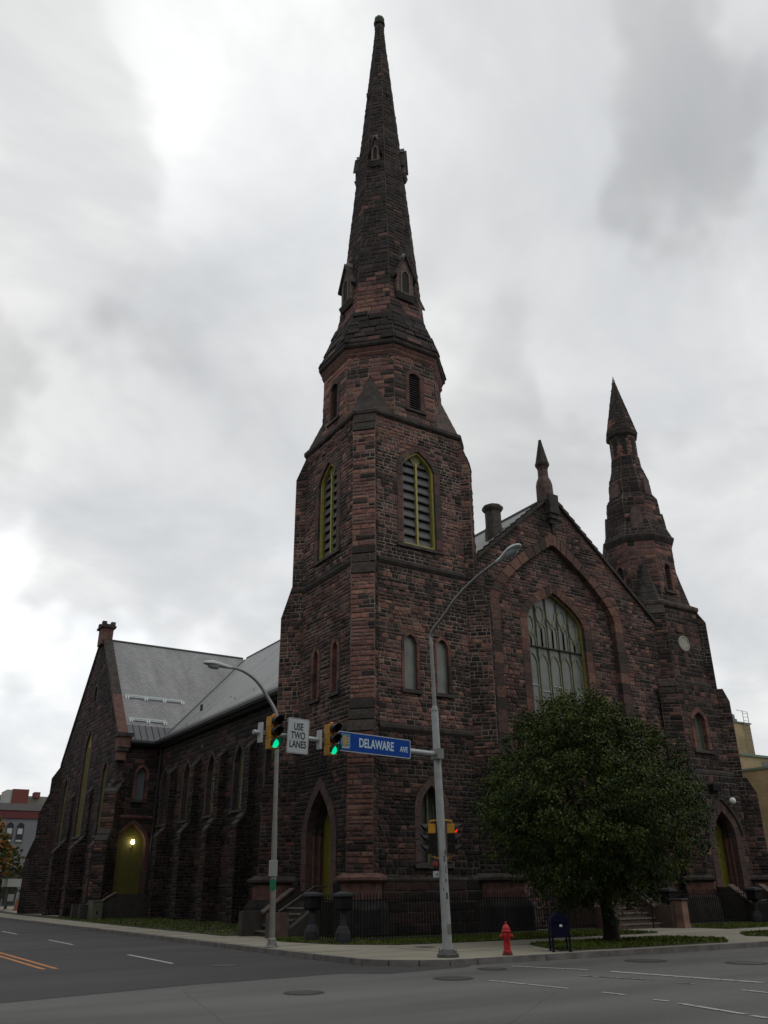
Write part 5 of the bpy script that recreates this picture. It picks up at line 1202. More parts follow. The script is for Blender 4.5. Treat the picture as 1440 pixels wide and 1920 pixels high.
def cobra(p, d, parent, s=1.0):
    d = Vector(d).normalized(); U = Vector((-d.y, d.x, 0)).normalized(); W = U.cross(d); W = W if W.z > 0 else -W; p = Vector(p)
    prof_ = [(-.18, .05, .05, .05), (0, .06, .07, .06), (.22, .12, .11, .06), (.45, .17, .13, .04), (.62, .16, .11, .04), (.74, .10, .07, .03), (.80, .03, .03, .02)]
    mb = MB(); rings = []
    for t, w, up, dn in prof_:
        rings.append([p + d * t * s + U * w * s * math.cos(a) + W * (up if math.sin(a) > 0 else dn) * s * math.sin(a) for a in [k / 14 * 6.2832 for k in range(14)]])
    mb.loft(rings); h = mb.build('lamp_housing', M_LAMPTOP, parent); smooth_by_angle(h, 50)
    mb = MB(); rings = []
    for z, k in ((-.03, 1), (-.09, .92), (-.13, .6), (-.15, .1)):
        rings.append([p + d * (.44 + .22 * k * math.cos(a)) * s + U * .13 * k * s * math.sin(a) + W * z * s for a in [k2 / 14 * 6.2832 for k2 in range(14)]])
    mb.loft(rings); l = mb.build('lamp_lens', M_LENS, parent); smooth_by_angle(l, 50)
cobra(Vector((13.475, 15.40, 9.48)), (.03, -1, .18), pole, .95)
A0, A1 = Vector((13.40, 18.40, 4.89)), Vector((7.80, 17.67, 4.90)); ad = (A1 - A0).normalized()
mb = MB(); mb.tube([A0, A0 + (A1 - A0) * .5, A1], [.070, .060, .048], 14); o = mb.build('mast_arm', M_ALU, pole); smooth_by_angle(o)
mb = MB(); mb.tube([A1 - ad * .01, A1 + ad * .05], [.056, .05], 12); mb.build('arm_end_cap', M_ALU, pole)
mb = MB(); mb.box((13.27, 18.22, 4.76), (13.47, 18.52, 5.02)); mb.build('arm_clamp', M_ALU2, pole)
fN = Vector((-ad.y, ad.x, 0)); fN = fN if fN.y < 0 else -fN          # towards the avenue
aU = -ad                                                                # left to right along the arm
def at(t): return A0 + (A1 - A0) * t
def signal(c, N_, U_, label, lit='green', s=1.0, group=None, hang=True):
    rt = thing('traffic_light', tuple(c), label, 'traffic light', group); c = Vector(c); N_ = Vector(N_); U_ = Vector(U_)
    P = lambda u, v, d: c + U_ * u * s + ZV * v * s + N_ * d * s
    for k, (cn, vz) in enumerate((('red', .31), ('amber', 0), ('green', -.31))):
        mb = MB(); w = .155
        mb.loft([[P(-w * q, vz - .15 * q, d), P(w * q, vz - .15 * q, d), P(w * q, vz + .15 * q, d), P(-w * q, vz + .15 * q, d)] for q, d in ((.9, -.20), (1, -.16), (1, .06), (.94, .08))]); hs = mb.build('housing_section', M_YEL, rt)
        lm = {'red': M_REDL if lit == 'red' else M_REDDARK, 'amber': M_AMBDARK, 'green': M_GREENL if lit == 'green' else mat('unlit_green_lens', (.004, .03, .02), .3)}[cn]
        mb = MB(); mb.loft([[P(r * math.cos(a), vz + r * math.sin(a), d) for a in [j / 18 * 6.2832 for j in range(18)]] for r, d in ((.135, .07), (.13, .095), (.07, .115), (.01, .12))]); link_mesh(cn + '_lens', mb.mesh(cn + '_lens', lm, True), hs)
        mb = MB(); ang = [R(-40 + 260 * j / 16) for j in range(17)]
        o_ = []; i_ = []
        for a in ang:
            ln_ = .05 + .24 * max(0, min(1, (math.sin(a) + .75) / 1.4)); o_.append((.148, a, ln_))
        for j in range(16):
            a, b = ang[j], ang[j + 1]; la, lb = o_[j][2], o_[j + 1][2]
            q = [P(.148 * math.cos(a), vz + .148 * math.sin(a), .08), P(.148 * math.cos(b), vz + .148 * math.sin(b), .08), P(.148 * math.cos(b), vz + .148 * math.sin(b), .08 + lb), P(.148 * math.cos(a), vz + .148 * math.sin(a), .08 + la)]
            q2 = [P(.136 * math.cos(a), vz + .136 * math.sin(a), .08), P(.136 * math.cos(b), vz + .136 * math.sin(b), .08), P(.136 * math.cos(b), vz + .136 * math.sin(b), .08 + lb), P(.136 * math.cos(a), vz + .136 * math.sin(a), .08 + la)]
            mb.hexa(q + q2)
        link_mesh('visor', mb.mesh('visor', M_VISOR), hs)
    mb = MB(); mb.lathe(P(0, .47, -.02), [(.05, -.02), (.06, .02), (.03, .05)], 8); mb.build('top_cap', mat('signal_orange', (.35, .11, .01), .5), rt)
    return rt
G_ = 'traffic lights hanging on the signal arm'
for c, lb, t in ((at(.935) + fN * .20, 'yellow traffic light at the free end of the arm, left of the white sign', .935), (at(.645) + fN * .20, 'yellow traffic light between the white sign and the blue street name sign', .645)):
    rt = signal(c, fN, aU, lb, s=.78, group=G_)
    p = at(t) - aU * .24
    mb = MB(); q = lambda u, v, d: p + aU * u + ZV * v + fN * d
    mb.hexa([q(-.03, -.22, -.05), q(.03, -.22, -.05), q(.03, -.22, .09), q(-.03, -.22, .09), q(-.03, .22, -.05), q(.03, .22, -.05), q(.03, .22, .09), q(-.03, .22, .09)]); mb.build('mounting_plate', M_WHITE, rt)
    mb = MB(); mb.hexa([q(.03, -.05, .0), q(.2, -.05, .0), q(.2, -.05, .08), q(.03, -.05, .08), q(.03, .05, .0), q(.2, .05, .0), q(.2, .05, .08), q(.03, .05, .08)]); mb.build('mounting_bracket', M_ALU2, rt)
def rounded(c, U_, w, h, r, k=5):
    pts = []
    for sx, sz, a0 in ((1, -1, -90), (1, 1, 0), (-1, 1, 90), (-1, -1, 180)):
        for j in range(k + 1):
            a = R(a0 + 90 * j / k); pts.append((sx * (w - r) + r * math.cos(a), sz * (h - r) + r * math.sin(a)))
    return pts
def signplate(name, c, U_, V_, N_, w, h, face, border, label, cat='sign', bw=.018, r=.04, th=.006):
    rt = thing(name, tuple(c), label, cat); c = Vector(c)
    mb = MB(); pts = rounded(c, U_, w, h, r); mb.loft([[c + U_ * x + V_ * y + N_ * d for x, y in pts] for d in (-th, 0)]); mb.build('sign_plate', border, rt)
    mb = MB(); pts = rounded(c, U_, w - bw, h - bw, max(.005, r - bw)); mb.loft([[c + U_ * x + V_ * y + N_ * d for x, y in pts] for d in (0.0005, .002)]); f_ = mb.build('sign_face', face, rt)
    return rt, f_
# USE TWO LANES
V_ = (ZV + aU * .035).normalized(); c = at(.812) + fN * .16 + ZV * .0
rt, fc = signplate('lane_sign', c, aU, V_, fN, .30, .40, M_WHITE, M_BLACK, 'white rectangular sign reading USE TWO LANES between the two green traffic lights', bw=.02)
mb = MB(); pts = rounded(c, aU, .30, .40, .04); mb.loft([[Vector(c) + aU * x + V_ * y + fN * d for x, y in pts] for d in (-.012, -.0065)]); mb.build('sign_back', M_ALU, rt)
mb = MB(); 
for (w1, h1, w0, h0) in ((.30, .40, .288, .388),):
    po, pi_ = rounded(c, aU, w1, h1, .04), rounded(c, aU, w0, h0, .03)
    for j in range(len(po)):
        k = (j + 1) % len(po); mb.quad(*[Vector(c) + aU * x + V_ * y + fN * .003 for x, y in (po[j], po[k], pi_[k], pi_[j])])
mb.build('pale_edge', M_WHITE, rt)
for body, dy in (('USE', .20), ('TWO', .0), ('LANES', -.20)):
    text_mesh(body, .225, M_BLACK, 'lettering', rt, Vector(c) + V_ * dy + fN * .003, aU, V_, fN, sx=.72, depth=.001)
# DELAWARE AVE
Vd = (ZV + aU * .0).normalized(); c = at(.392) + fN * .10 + ZV * .02
rt, fc = signplate('street_name_sign', c, aU, Vd, fN, 1.165, .235, M_BLUE, M_WHITE, 'blue street name sign reading DELAWARE AVE on the signal arm', bw=.02, r=.05)
text_mesh('DELAWARE', .30, M_SIGNLET, 'lettering', rt, Vector(c) + aU * .03 + fN * .004, aU, Vd, fN, sx=.72, depth=.001)
text_mesh('AVE', .185, M_SIGNLET, 'lettering', rt, Vector(c) + aU * .93 - ZV * .03 + fN * .004, aU, Vd, fN, sx=.80, depth=.001)
q = lambda u, v, d=.004: Vector(c) + aU * u + Vd * v + fN * d
mb = MB(); mb.hexa([q(-1.09, -.17), q(-.80, -.17), q(-.80, .18), q(-1.09, .18), q(-1.09, -.17, .005), q(-.80, -.17, .005), q(-.80, .18, .005), q(-1.09, .18, .005)]); em = mb.build('city_emblem', M_TEAL, rt)
mb = MB(); mb.loft([[q(-.965 + .075 * math.cos(a) * k, .02 + .13 * math.sin(a) * k, d) for a in [j / 14 * 6.2832 for j in range(14)]] for k, d in ((1, .0055), (.9, .007))]); link_mesh('emblem_figure', mb.mesh('emblem_figure', M_GOLD), em)
for j in range(4):
    mb = MB(); v = -.12 + j * .065; mb.hexa([q(-.875, v, .0055), q(-.82, v, .0055), q(-.82, v + .02, .0055), q(-.875, v + .02, .0055), q(-.875, v, .0065), q(-.82, v, .0065), q(-.82, v + .02, .0065), q(-.875, v + .02, .0065)]); link_mesh('emblem_line', mb.mesh('emblem_line', M_WHITE), em)
mb = MB(); mb.hexa([q(-1.07, -.155, .0055), q(-.85, -.155, .0055), q(-.85, -.125, .0055), q(-1.07, -.125, .0055), q(-1.07, -.155, .0065), q(-.85, -.155, .0065), q(-.85, -.125, .0065), q(-1.07, -.125, .0065)]); link_mesh('emblem_line', mb.mesh('emblem_line', M_WHITE), em)

# side-facing signals low on the pole, seen edge-on
def side_signal(z, dirn, label, lit):
    b = pt(z); d = Vector(dirn).normalized(); U_ = Vector((-d.y, d.x, 0))
    c = b + d * .16 + Vector(offs[label][0]) 
    return signal(c, d, U_, label, lit=lit, s=.62)
rgt = Vector((.842, -.539, 0)); tow = Vector((-.539, -.842, 0))
for sgn, lb, lit in ((-1, 'small unlit yellow signal seen edge-on on the left of the tall pole', None), (1, 'small yellow signal with a red glow on the right of the tall pole', 'red')):
    c = pt(2.92) + rgt * (.28 * sgn) - tow * .02; Nn = (rgt * sgn + tow * .22).normalized(); U_ = Vector((-Nn.y, Nn.x, 0))
    rt = thing('side_signal', tuple(c), lb, 'traffic light'); P = lambda u, v, d: Vector(c) + U_ * u * .85 + ZV * v * .9 + Nn * d * .8
    for k, vz in enumerate((0, -.27, -.54)):
        mb = MB(); mb.loft([[P(-.13 * q_, vz - .125 * q_, d), P(.13 * q_, vz - .125 * q_, d), P(.13 * q_, vz + .125 * q_, d), P(-.13 * q_, vz + .125 * q_, d)] for q_, d in ((.9, -.14), (1, -.1), (1, .08), (.92, .1))]); hs = mb.build('housing_section', M_YEL if k == 0 else mat('shaded_signal_housing', (.012, .011, .009), .8, spec=.15), rt)  # lower sections coloured dark to paint the shade on a yellow housing
        lm = M_REDL if (lit and k == 0) else mat('unlit_lens_dark', (.03, .008, .004), .4)
        mb = MB(); mb.loft([[P(r * math.cos(a), vz + r * math.sin(a), d) for a in [j / 16 * 6.2832 for j in range(16)]] for r, d in ((.115, .09), (.112, .14 if lit else .11), (.06, .17 if lit else .13), (.01, .175 if lit else .135))]); link_mesh('lens', mb.mesh('lens', lm, True), hs)
        mb = MB()
        for j in range(14):
            a, b = R(-30 + 240 * j / 14), R(-30 + 240 * (j + 1) / 14); f = lambda a: .04 + .2 * max(0, (math.sin(a) + .5) / 1.5)
            mb.hexa([P(.125 * math.cos(a), vz + .125 * math.sin(a), .1), P(.125 * math.cos(b), vz + .125 * math.sin(b), .1), P(.125 * math.cos(b), vz + .125 * math.sin(b), .1 + f(b)), P(.125 * math.cos(a), vz + .125 * math.sin(a), .1 + f(a)),
                     P(.115 * math.cos(a), vz + .115 * math.sin(a), .1), P(.115 * math.cos(b), vz + .115 * math.sin(b), .1), P(.115 * math.cos(b), vz + .115 * math.sin(b), .1 + f(b)), P(.115 * math.cos(a), vz + .115 * math.sin(a), .1 + f(a))])
        link_mesh('visor', mb.mesh('visor', M_VISOR), hs)
    for vz in (.2, -.72):
        mb = MB(); mb.tube([pt(2.92 + vz) + rgt * sgn * .1, P(0, vz, 0), P(0, vz, 0) - ZV * (vz * .2)], .022, 6); mb.build('bracket_pipe', M_YEL, rt)
ps = thing('pedestrian_signal', tuple(pt(2.0)), 'small pedestrian signal box with dull red lens low on the left of the tall pole', 'pedestrian signal')
c = pt(2.02) - rgt * .2 - tow * .02
mb = MB(); mb.box(c + Vector((-.09, -.1, -.05)), c + Vector((.09, .1, .17))); mb.build('signal_box', mat('dark_ped_housing', (.03, .022, .02), .6), ps)
mb = MB(); mb.lathe(c + tow * .13 + Vector((0, 0, .06)), [(.001, -.06), (.055, -.05), (.06, 0), (.055, .05), (.001, .06)], 10); mb.build('red_lens', mat('ped_red', (.25, .02, .03), .4), ps)
pb = thing('push_button_box', tuple(pt(1.85)), 'small pale box and push button below the pedestrian signal on the tall pole', 'push button')
c = pt(1.84) - rgt * .17; mb = MB(); mb.box(c + Vector((-.07, -.06, -.07)), c + Vector((.07, .06, .08))); mb.build('button_box', M_WHITE, pb)
mb = MB(); mb.tube([c + tow * .08 - ZV * .0, c + tow * .1], .02, 8); mb.build('button', M_BLACK, pb)

# ------------------------------------------------------------------ left street lamp
LB = Vector((11.80, 24.72, .13))
lampo = thing('street_lamp', tuple(LB), 'slim grey street lamp with arm curving over the side street left of the spire', 'street lamp')
ll = Vector((-.842 * .018, .539 * .018, 1)); lt = lambda z: LB + ll * z
path = smooth_path([lt(.2), lt(3), lt(6.0), lt(6.7) + Vector((-.05, 0, 0)), Vector((11.38, 24.9, 7.35)), Vector((10.95, 24.9, 7.85)), Vector((10.4, 24.85, 8.12)), Vector((9.86, 24.8, 8.17))])
mb = MB(); mb.tube(path, [(.088 if i < 6 else .075) - .035 * i / len(path) for i in range(len(path))], 14); o = mb.build('lamp_pole', M_ALU2, lampo); smooth_by_angle(o)
mb = MB(); mb.lathe(LB, [(.22, -.02), (.22, .03), (.14, .06), (.12, .22), (.09, .25)], 8); mb.build('base_flange', M_ALU2, lampo)
for k in range(4):
    a = k * math.pi / 2 + .4; mb = MB(); mb.lathe(LB + Vector((.17 * math.cos(a), .17 * math.sin(a), .03)), [(.025, 0), (.025, .05), (.01, .1)], 6); mb.build('anchor_bolt', M_ALU2, lampo)
cobra((9.84, 24.8, 8.17), (-1, -.05, .02), lampo, 1.0)
c = lt(2.12) + tow * .12
rt, _ = signplate('parking_sign', c, rgt, ZV, tow, .125, .22, mat('faded_grey_sign', (.25, .26, .26), .6), M_WHITE, 'blank grey rectangular plate strapped to the slim lamp pole', bw=.012, r=.015)
mb = MB(); mb.tube([lt(2.2), Vector(c) + ZV * .08 - tow * .006], .015, 5); mb.build('sign_strap', M_ALU2, rt)
c = lt(1.66) + tow * .10
rt, _ = signplate('green_plate', c, rgt, ZV, tow, .095, .155, M_GREEN, M_GREEN, 'small green plate with rounded foot below the grey one on the lamp pole', bw=.01, r=.08)
mb = MB(); mb.tube([lt(1.66), Vector(c) - tow * .006], .015, 5); mb.build('sign_strap', M_ALU2, rt)

# ------------------------------------------------------------------ hydrant, mailbox
HP = Vector((15.02, 17.98, .13)); hy = thing('fire_hydrant', tuple(HP), 'bright red fire hydrant on the sidewalk near the kerb', 'fire hydrant')
def lath(nm, prof, m_, seg=18, sm=True):
    mb = MB(); mb.lathe(HP, prof, seg); o = mb.build(nm, m_, hy)
    if sm: smooth_by_angle(o, 40)
    return o
lath('base_flange', [(.13, 0), (.13, .035), (.10, .05)], mat('rusty_base', (.10, .02, .012), .8), 12)
lath('barrel', [(.098, .05), (.092, .10), (.085, .12), (.085, .40), (.105, .42), (.108, .44), (.10, .46), (.10, .50), (.118, .515), (.118, .54)], M_HYD)
lath('foot_ring', [(.105, .05), (.112, .06), (.112, .09), (.095, .10)], M_HYDL)
lath('bonnet', [(.118, .54), (.098, .56), (.095, .60), (.07, .655), (.04, .685), (.03, .69)], M_HYD)
lath('operating_nut', [(.028, .69), (.028, .73), (.015, .745)], M_HYD, 5, False)
for d, r, l in ((rgt, .048, .15), (-rgt, .048, .15), (tow, .062, .17)):
    mb = MB(); a = HP + ZV * .415; mb.tube([a, a + d * (l - .03), a + d * (l - .03), a + d * l], [r * .85, r * .85, r * 1.15, r * 1.15], 12); mb.tube([a + d * l, a + d * (l + .025)], r * .4, 5); mb.build('hose_cap', M_HYD, hy)
MP = Vector((16.95, 18.15, .13)); ml = thing('mailbox', tuple(MP), 'dark blue round-topped mailbox on legs in the shade of the tree', 'mailbox')
U_, W_ = rgt, tow; P = lambda u, d, z: MP + U_ * u + W_ * d + ZV * z
prof_ = [(-.24, .34), (.24, .34), (.24, .68)] + [(.24 * math.cos(a), .68 + .24 * math.sin(a) * .9) for a in [j / 10 * math.pi for j in range(1, 10)]] + [(-.24, .68)]
mb = MB(); mb.loft([[P(u, d, z) for u, z in prof_] for d in (-.26, .26)]); o = mb.build('mailbox_body', M_MAIL, ml); smooth_by_angle(o)
for su in (-1, 1):
    for sd_ in (-1, 1):
        mb = MB(); mb.hexa([P(su * .22 + a, sd_ * .22 + b, z) for z in (0, .36) for a, b in ((-.022, -.022), (.022, -.022), (.022, .022), (-.022, .022))]); l_ = mb.build('leg', M_MAIL, ml)
        mb = MB(); mb.hexa([P(su * .22 + a, sd_ * .22 + b, z) for z in (0, .015) for a, b in ((-.045, -.045), (.045, -.045), (.045, .045), (-.045, .045))]); link_mesh('foot', mb.mesh('foot', M_MAIL), l_)
mb = MB(); mb.hexa([P(a, .262 + b, z) for z in (.58, .64) for a, b in ((-.02, -.005), (.05, -.005), (.05, .01), (-.02, .01))]); mb.build('white_notice', mat('bright_notice', (.7, .7, .7), .5), ml)
mb = MB(); mb.hexa([P(a, .262 + b, z) for z in (.68, .72) for a, b in ((-.18, -.005), (.18, -.005), (.18, .03), (-.18, .03))]); mb.build('door_lip', M_MAIL, ml)

# ------------------------------------------------------------------ the street tree
def tree(name, base, crown_c, rx, rz, rot_pts, label, nclump, nleaf, cols, leaf=.07, trunk_r=.2, group=None, seed=5, egg=.25):
    rnd = random.Random(seed); base = Vector(base); cc = Vector(crown_c); rt = thing(name, tuple(base), label, 'tree', group)
    mb = MB(); fork = base + Vector((0, 0, (cc.z - rz - base.z) * .9 + .45)); fork.x += (cc.x - base.x) * .3; fork.y += (cc.y - base.y) * .3
    mb.tube([base - ZV * .1, base + ZV * .12, base + ZV * .5, fork], [trunk_r * 1.75, trunk_r * 1.3, trunk_r * 1.05, trunk_r * .85], 12); o = mb.build('trunk', M_BARK, rt); smooth_by_angle(o, 60)
    for k in range(9):
        a = k * 2.4 + rnd.uniform(-.3, .3); q = rnd.uniform(.45, .8); b = rnd.uniform(-.1, 1.3)
        e_ = cc + Vector((math.cos(a) * math.cos(b) * rx * q, math.sin(a) * math.cos(b) * rx * q, math.sin(b) * rz * q)); mid = fork.lerp(e_, .45) + Vector((0, 0, .25))
        mb = MB(); mb.tube([fork - ZV * .1, mid, e_], [trunk_r * .5, trunk_r * .28, trunk_r * .08], 6); mb.build('limb', M_BARK, rt)
    mb = MB()
    for _ in range(nclump):
        while True:
            v = Vector((rnd.gauss(0, 1), rnd.gauss(0, 1), rnd.gauss(0, 1))).normalized()
            rr = rnd.uniform(.12, 1) ** .42
            bump = 1 + .15 * noise.noise(v * 2.0 + Vector((seed, 0, 0))) + .09 * noise.noise(v * 5 + Vector((0, seed, 0)))
            if noise.noise(v * 3.7 + Vector((3, seed, 1))) < -.42 and rr > .8: continue
            break
        zf = v.z * rr
        wide = rx * (1 - egg * max(0, zf)) * bump
        p = cc + Vector((v.x * wide * rr, v.y * wide * rr, v.z * rz * rr * bump))
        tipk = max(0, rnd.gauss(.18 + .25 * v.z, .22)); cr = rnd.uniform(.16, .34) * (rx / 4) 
        base_c = rnd.choice(cols[:-1])
        ax = (v + Vector((rnd.uniform(-.5, .5), rnd.uniform(-.5, .5), rnd.uniform(-.8, .1)))).normalized()
        for _ in range(nleaf):
            w = Vector((rnd.gauss(0, 1), rnd.gauss(0, 1), rnd.gauss(0, .7))) * cr * .55 + ax * rnd.uniform(-.5, 1) * cr
            q = p + w
            U = (ax + Vector((rnd.uniform(-1, 1), rnd.uniform(-1, 1), rnd.uniform(-1.1, .5)))).normalized(); V = U.orthogonal(); V.rotate(Matrix.Rotation(rnd.uniform(0, 6.28), 3, U)); s = leaf * rnd.uniform(.6, 1.25)
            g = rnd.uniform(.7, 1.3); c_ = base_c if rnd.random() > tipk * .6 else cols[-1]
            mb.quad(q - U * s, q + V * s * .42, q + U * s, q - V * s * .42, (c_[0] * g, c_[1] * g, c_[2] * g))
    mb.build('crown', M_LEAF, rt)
    return rt
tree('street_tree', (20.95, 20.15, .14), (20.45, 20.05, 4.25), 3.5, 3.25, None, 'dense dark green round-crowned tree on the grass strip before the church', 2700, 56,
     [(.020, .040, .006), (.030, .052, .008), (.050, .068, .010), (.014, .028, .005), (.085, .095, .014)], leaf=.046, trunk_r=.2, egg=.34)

# ------------------------------------------------------------------ far left: painted building, autumn tree, shelter
gb = thing('grey_building', (18, 118, 0), 'distant grey painted building with dark red band and arched windows behind the autumn tree', 'building')
M_GP = mat('grey_stucco', (.135, .145, .155), .9, noise_s=.4, noise_amt=.1); M_BAND = mat('dark_red_band', (.09, .016, .020), .8); M_CAPG = mat('parapet_grey', (.12, .115, .115), .9); M_BRR = mat('red_brick_block', (.13, .036, .030), .9)
mb = MB(); mb.box((-14, 115, -.5), (22.6, 135, 9.9)); mb.build('wall', M_GP, gb)
mb = MB(); mb.box((-14.1, 114.8, 9.9), (22.7, 135, 10.8)); mb.build('red_band', M_BAND, gb)
mb = MB(); mb.box((-14.2, 114.7, 10.8), (22.8, 135, 11.6)); mb.build('parapet', M_CAPG, gb)
mb = MB(); mb.box((22.62, 114.9, -.5), (23.6, 134, 11.1)); mb.build('side_wall', mat('tan_stucco', (.20, .16, .12), .9), gb)
gfr2 = Fr((0, 115, 0), (1, 0, 0), ZV, (0, -1, 0))
M_WFR = mat('pale_window_frame', (.34, .35, .34), .6); M_WGL = mat('far_window_glass', (.03, .035, .04), .2)
for u in (10.4, 11.9, 19.3, 20.5):
    h = Hole(u, .46, 7.1, 8.9, 9.5, 2.6); w = pane(gfr2, h, .03, M_WGL, gb, 'window'); frame_bar(gfr2, h, .03, .06, M_CAPG, w, 'window_frame', .05); bar(gfr2, u - .34, 7.25, u + .34, 7.45, .03, .07, M_WFR, w, 'sash_rail'); bar(gfr2, u - .28, 8.1, u + .28, 8.75, .03, .06, M_WFR, w, 'blind')
for u in (11.1, 19.8):
    h = Hole(u, .62, 2.9, 5.4, 5.45); w = pane(gfr2, h, .03, M_WGL, gb, 'window'); frame_bar(gfr2, h, .03, .07, M_CAPG, w, 'window_frame', .05)
    for v in (3.1, 4.35): bar(gfr2, u - .45, v, u + .45, v + .3, .04, .08, M_WFR, w, 'sash_rail')
mb = MB(); mb.box((19.3, 117, 11.6), (21.2, 121, 13.5)); rb = mb.build('roof_house', M_BRR, gb)
mb = MB(); mb.box((18.6, 117.2, 11.6), (19.29, 121, 13.4)); link_mesh('pale_side', mb.mesh('pale_side', mat('pale_render', (.3, .3, .28), .8)), rb)
mb = MB(); mb.box((21.2, 118, 11.6), (26, 121, 12.6)); mb.build('rear_parapet', mat('buff_parapet', (.16, .15, .12), .9), gb)
mb = MB(); mb.box((22.0, 117.6, 12.6), (22.7, 119, 13.3)); mb.build('chimney', M_BRR, gb)
fb = thing('far_brick_block', (26, 150, 0), 'very distant dark roofline showing above the grey painted building', 'building')
mb = MB(); mb.box((-10, 150, 0), (30, 170, 15.3)); mb.build('wall', mat('far_brown_wall', (.13, .10, .085), .9), fb)
mb = MB(); mb.box((-10.5, 149.5, 15.3), (30.5, 170, 15.8)); mb.build('roof_edge', mat('far_roof_edge', (.16, .15, .14), .9), fb)
tree('autumn_tree', (13.6, 92, .1), (13.3, 92, 4.9), 2.7, 3.7, None, 'orange and green autumn tree in front of the distant grey building', 520, 34, [(.15, .10, .018), (.06, .09, .02), (.26, .12, .03), (.24, .09, .02)], leaf=.13, trunk_r=.18, seed=11)
tree('green_tree', (17.6, 100, .1), (17.3, 100, 3.6), 2.1, 2.6, None, 'smaller green and brown tree touching the far corner of the church', 260, 30, [(.04, .06, .016), (.07, .07, .02), (.12, .065, .02)], leaf=.13, trunk_r=.12, seed=12)
sh = thing('bus_shelter', (16.9, 93.5, .1), 'white-fronted bus shelter on the far sidewalk left of the church', 'bus shelter')
M_SHW = mat('shelter_white', (.45, .46, .46), .6); M_SHD = mat('shelter_grey_frame', (.11, .115, .12), .5)
mb = MB(); mb.box((16.1, 92.4, 2.15), (17.7, 95.2, 2.85)); mb.build('white_fascia', M_SHW, sh)
for x in (16.15, 17.6):
    for y in (92.5, 95.0): mb = MB(); mb.box((x, y, .1), (x + .08, y + .08, 2.15)); mb.build('shelter_post', M_SHW if x > 17 else M_SHD, sh)
mb = MB(); mb.box((16.3, 94.9, .5), (17.5, 94.95, 2.0)); mb.build('rear_panel', M_SHD, sh)
mb = MB(); mb.box((16.35, 92.5, .9), (16.9, 92.55, 1.5)); mb.build('notice_panel', M_WFR, sh)
cn = thing('traffic_cone', (16.7, 89.5, .13), 'small orange traffic cone on the sidewalk in front of the bus shelter', 'traffic cone')
mb = MB(); mb.lathe((16.7, 89.5, .13), [(.34, 0), (.34, .05), (.24, .05), (.08, .95), (.06, 1.0)], 12); mb.build('cone_body', mat('faded_orange', (.26, .09, .04), .7), cn)
mb = MB(); mb.lathe((16.7, 89.5, .13), [(.18, .38), (.15, .55)], 12); mb.build('cone_band', M_WFR, cn)
wb = thing('notice_board', (17.95, 90.5, .13), 'white notice board on a post between the shelter and the church corner', 'sign')
mb = MB(); mb.tube([(17.95, 90.5, .1), (17.95, 90.5, 3.0)], .04, 6); mb.build('board_post', M_ALU2, wb)
mb = MB(); mb.box((17.65, 90.4, 1.0), (18.25, 90.45, 1.9)); mb.build('board_panel', M_WFR, wb)
mb = MB(); mb.box((17.7, 90.4, 2.35), (18.1, 90.45, 2.6)); mb.build('board_top_plate', M_WFR, wb)

# ------------------------------------------------------------------ far right: buff brick building
bb = thing('buff_brick_building', (66, 46, 0), 'buff yellow brick building with stair tower behind the right-hand tower', 'building')
def buff():
    mt = bpy.data.materials.new('buff_brick'); mt.use_nodes = True; t = mt.node_tree; b = t.nodes['Principled BSDF']; b.inputs['Roughness'].default_value = .9
    tcn = N('ShaderNodeTexCoord', t); mp_ = N('ShaderNodeMapping', t); mp_.inputs['Rotation'].default_value = (R(90), 0, 0); t.links.new(tcn.outputs['Object'], mp_.inputs[0])
    sepx = N('ShaderNodeSeparateXYZ', t); t.links.new(tcn.outputs['Object'], sepx.inputs[0]); ad_ = N('ShaderNodeMath', t, operation='ADD'); t.links.new(sepx.outputs[0], ad_.inputs[0]); t.links.new(sepx.outputs[1], ad_.inputs[1]); cb = N('ShaderNodeCombineXYZ', t); t.links.new(ad_.outputs[0], cb.inputs[0]); t.links.new(sepx.outputs[2], cb.inputs[1])
    br = N('ShaderNodeTexBrick', t); t.links.new(cb.outputs[0], br.inputs[0]); br.inputs['Scale'].default_value = 1; br.inputs['Brick Width'].default_value = .42; br.inputs['Row Height'].default_value = .14; br.inputs['Mortar Size'].default_value = .012
    br.inputs['Color1'].default_value = (.33, .245, .125, 1); br.inputs['Color2'].default_value = (.27, .19, .10, 1); br.inputs['Mortar'].default_value = (.24, .19, .12, 1)
    nn = N('ShaderNodeTexNoise', t); nn.inputs['Scale'].default_value = .6; nn.inputs['Detail'].default_value = 6; t.links.new(tcn.outputs['Object'], nn.inputs[0]); mr = N('ShaderNodeMapRange', t); t.links.new(nn.outputs[0], mr.inputs[0]); mr.inputs[1].default_value = .3; mr.inputs[2].default_value = .7; mr.inputs[3].default_value = .75; mr.inputs[4].default_value = 1.15
    mm = N('ShaderNodeMix', t, data_type='RGBA', blend_type='MULTIPLY'); mm.inputs[0].default_value = 1; t.links.new(br.outputs[0], mm.inputs[6]); t.links.new(mr.outputs[0], mm.inputs[7]); t.links.new(mm.outputs[2], b.inputs['Base Color']); return mt
M_BUFF = buff(); M_GCOP = mat('green_coping', (.10, .15, .11), .7)
mb = MB(); mb.box((60.0, 46, 0), (90, 70, 11.9)); mb.build('main_wall', M_BUFF, bb)
mb = MB(); mb.box((59.9, 45.88, 11.9), (90, 70, 12.1)); mb.build('coping', M_GCOP, bb)
mb = MB(); mb.box((64.7, 30, 0), (90, 45.9, 10.4)); mb.build('wing_wall', M_BUFF, bb)
mb = MB(); mb.box((64.58, 29.9, 10.4), (90, 45.85, 10.58)); mb.build('wing_coping', M_GCOP, bb)
mb = MB(); mb.box((62.5, 47, 12.1), (69.5, 56, 15.0)); mb.build('stair_tower', M_BUFF, bb)
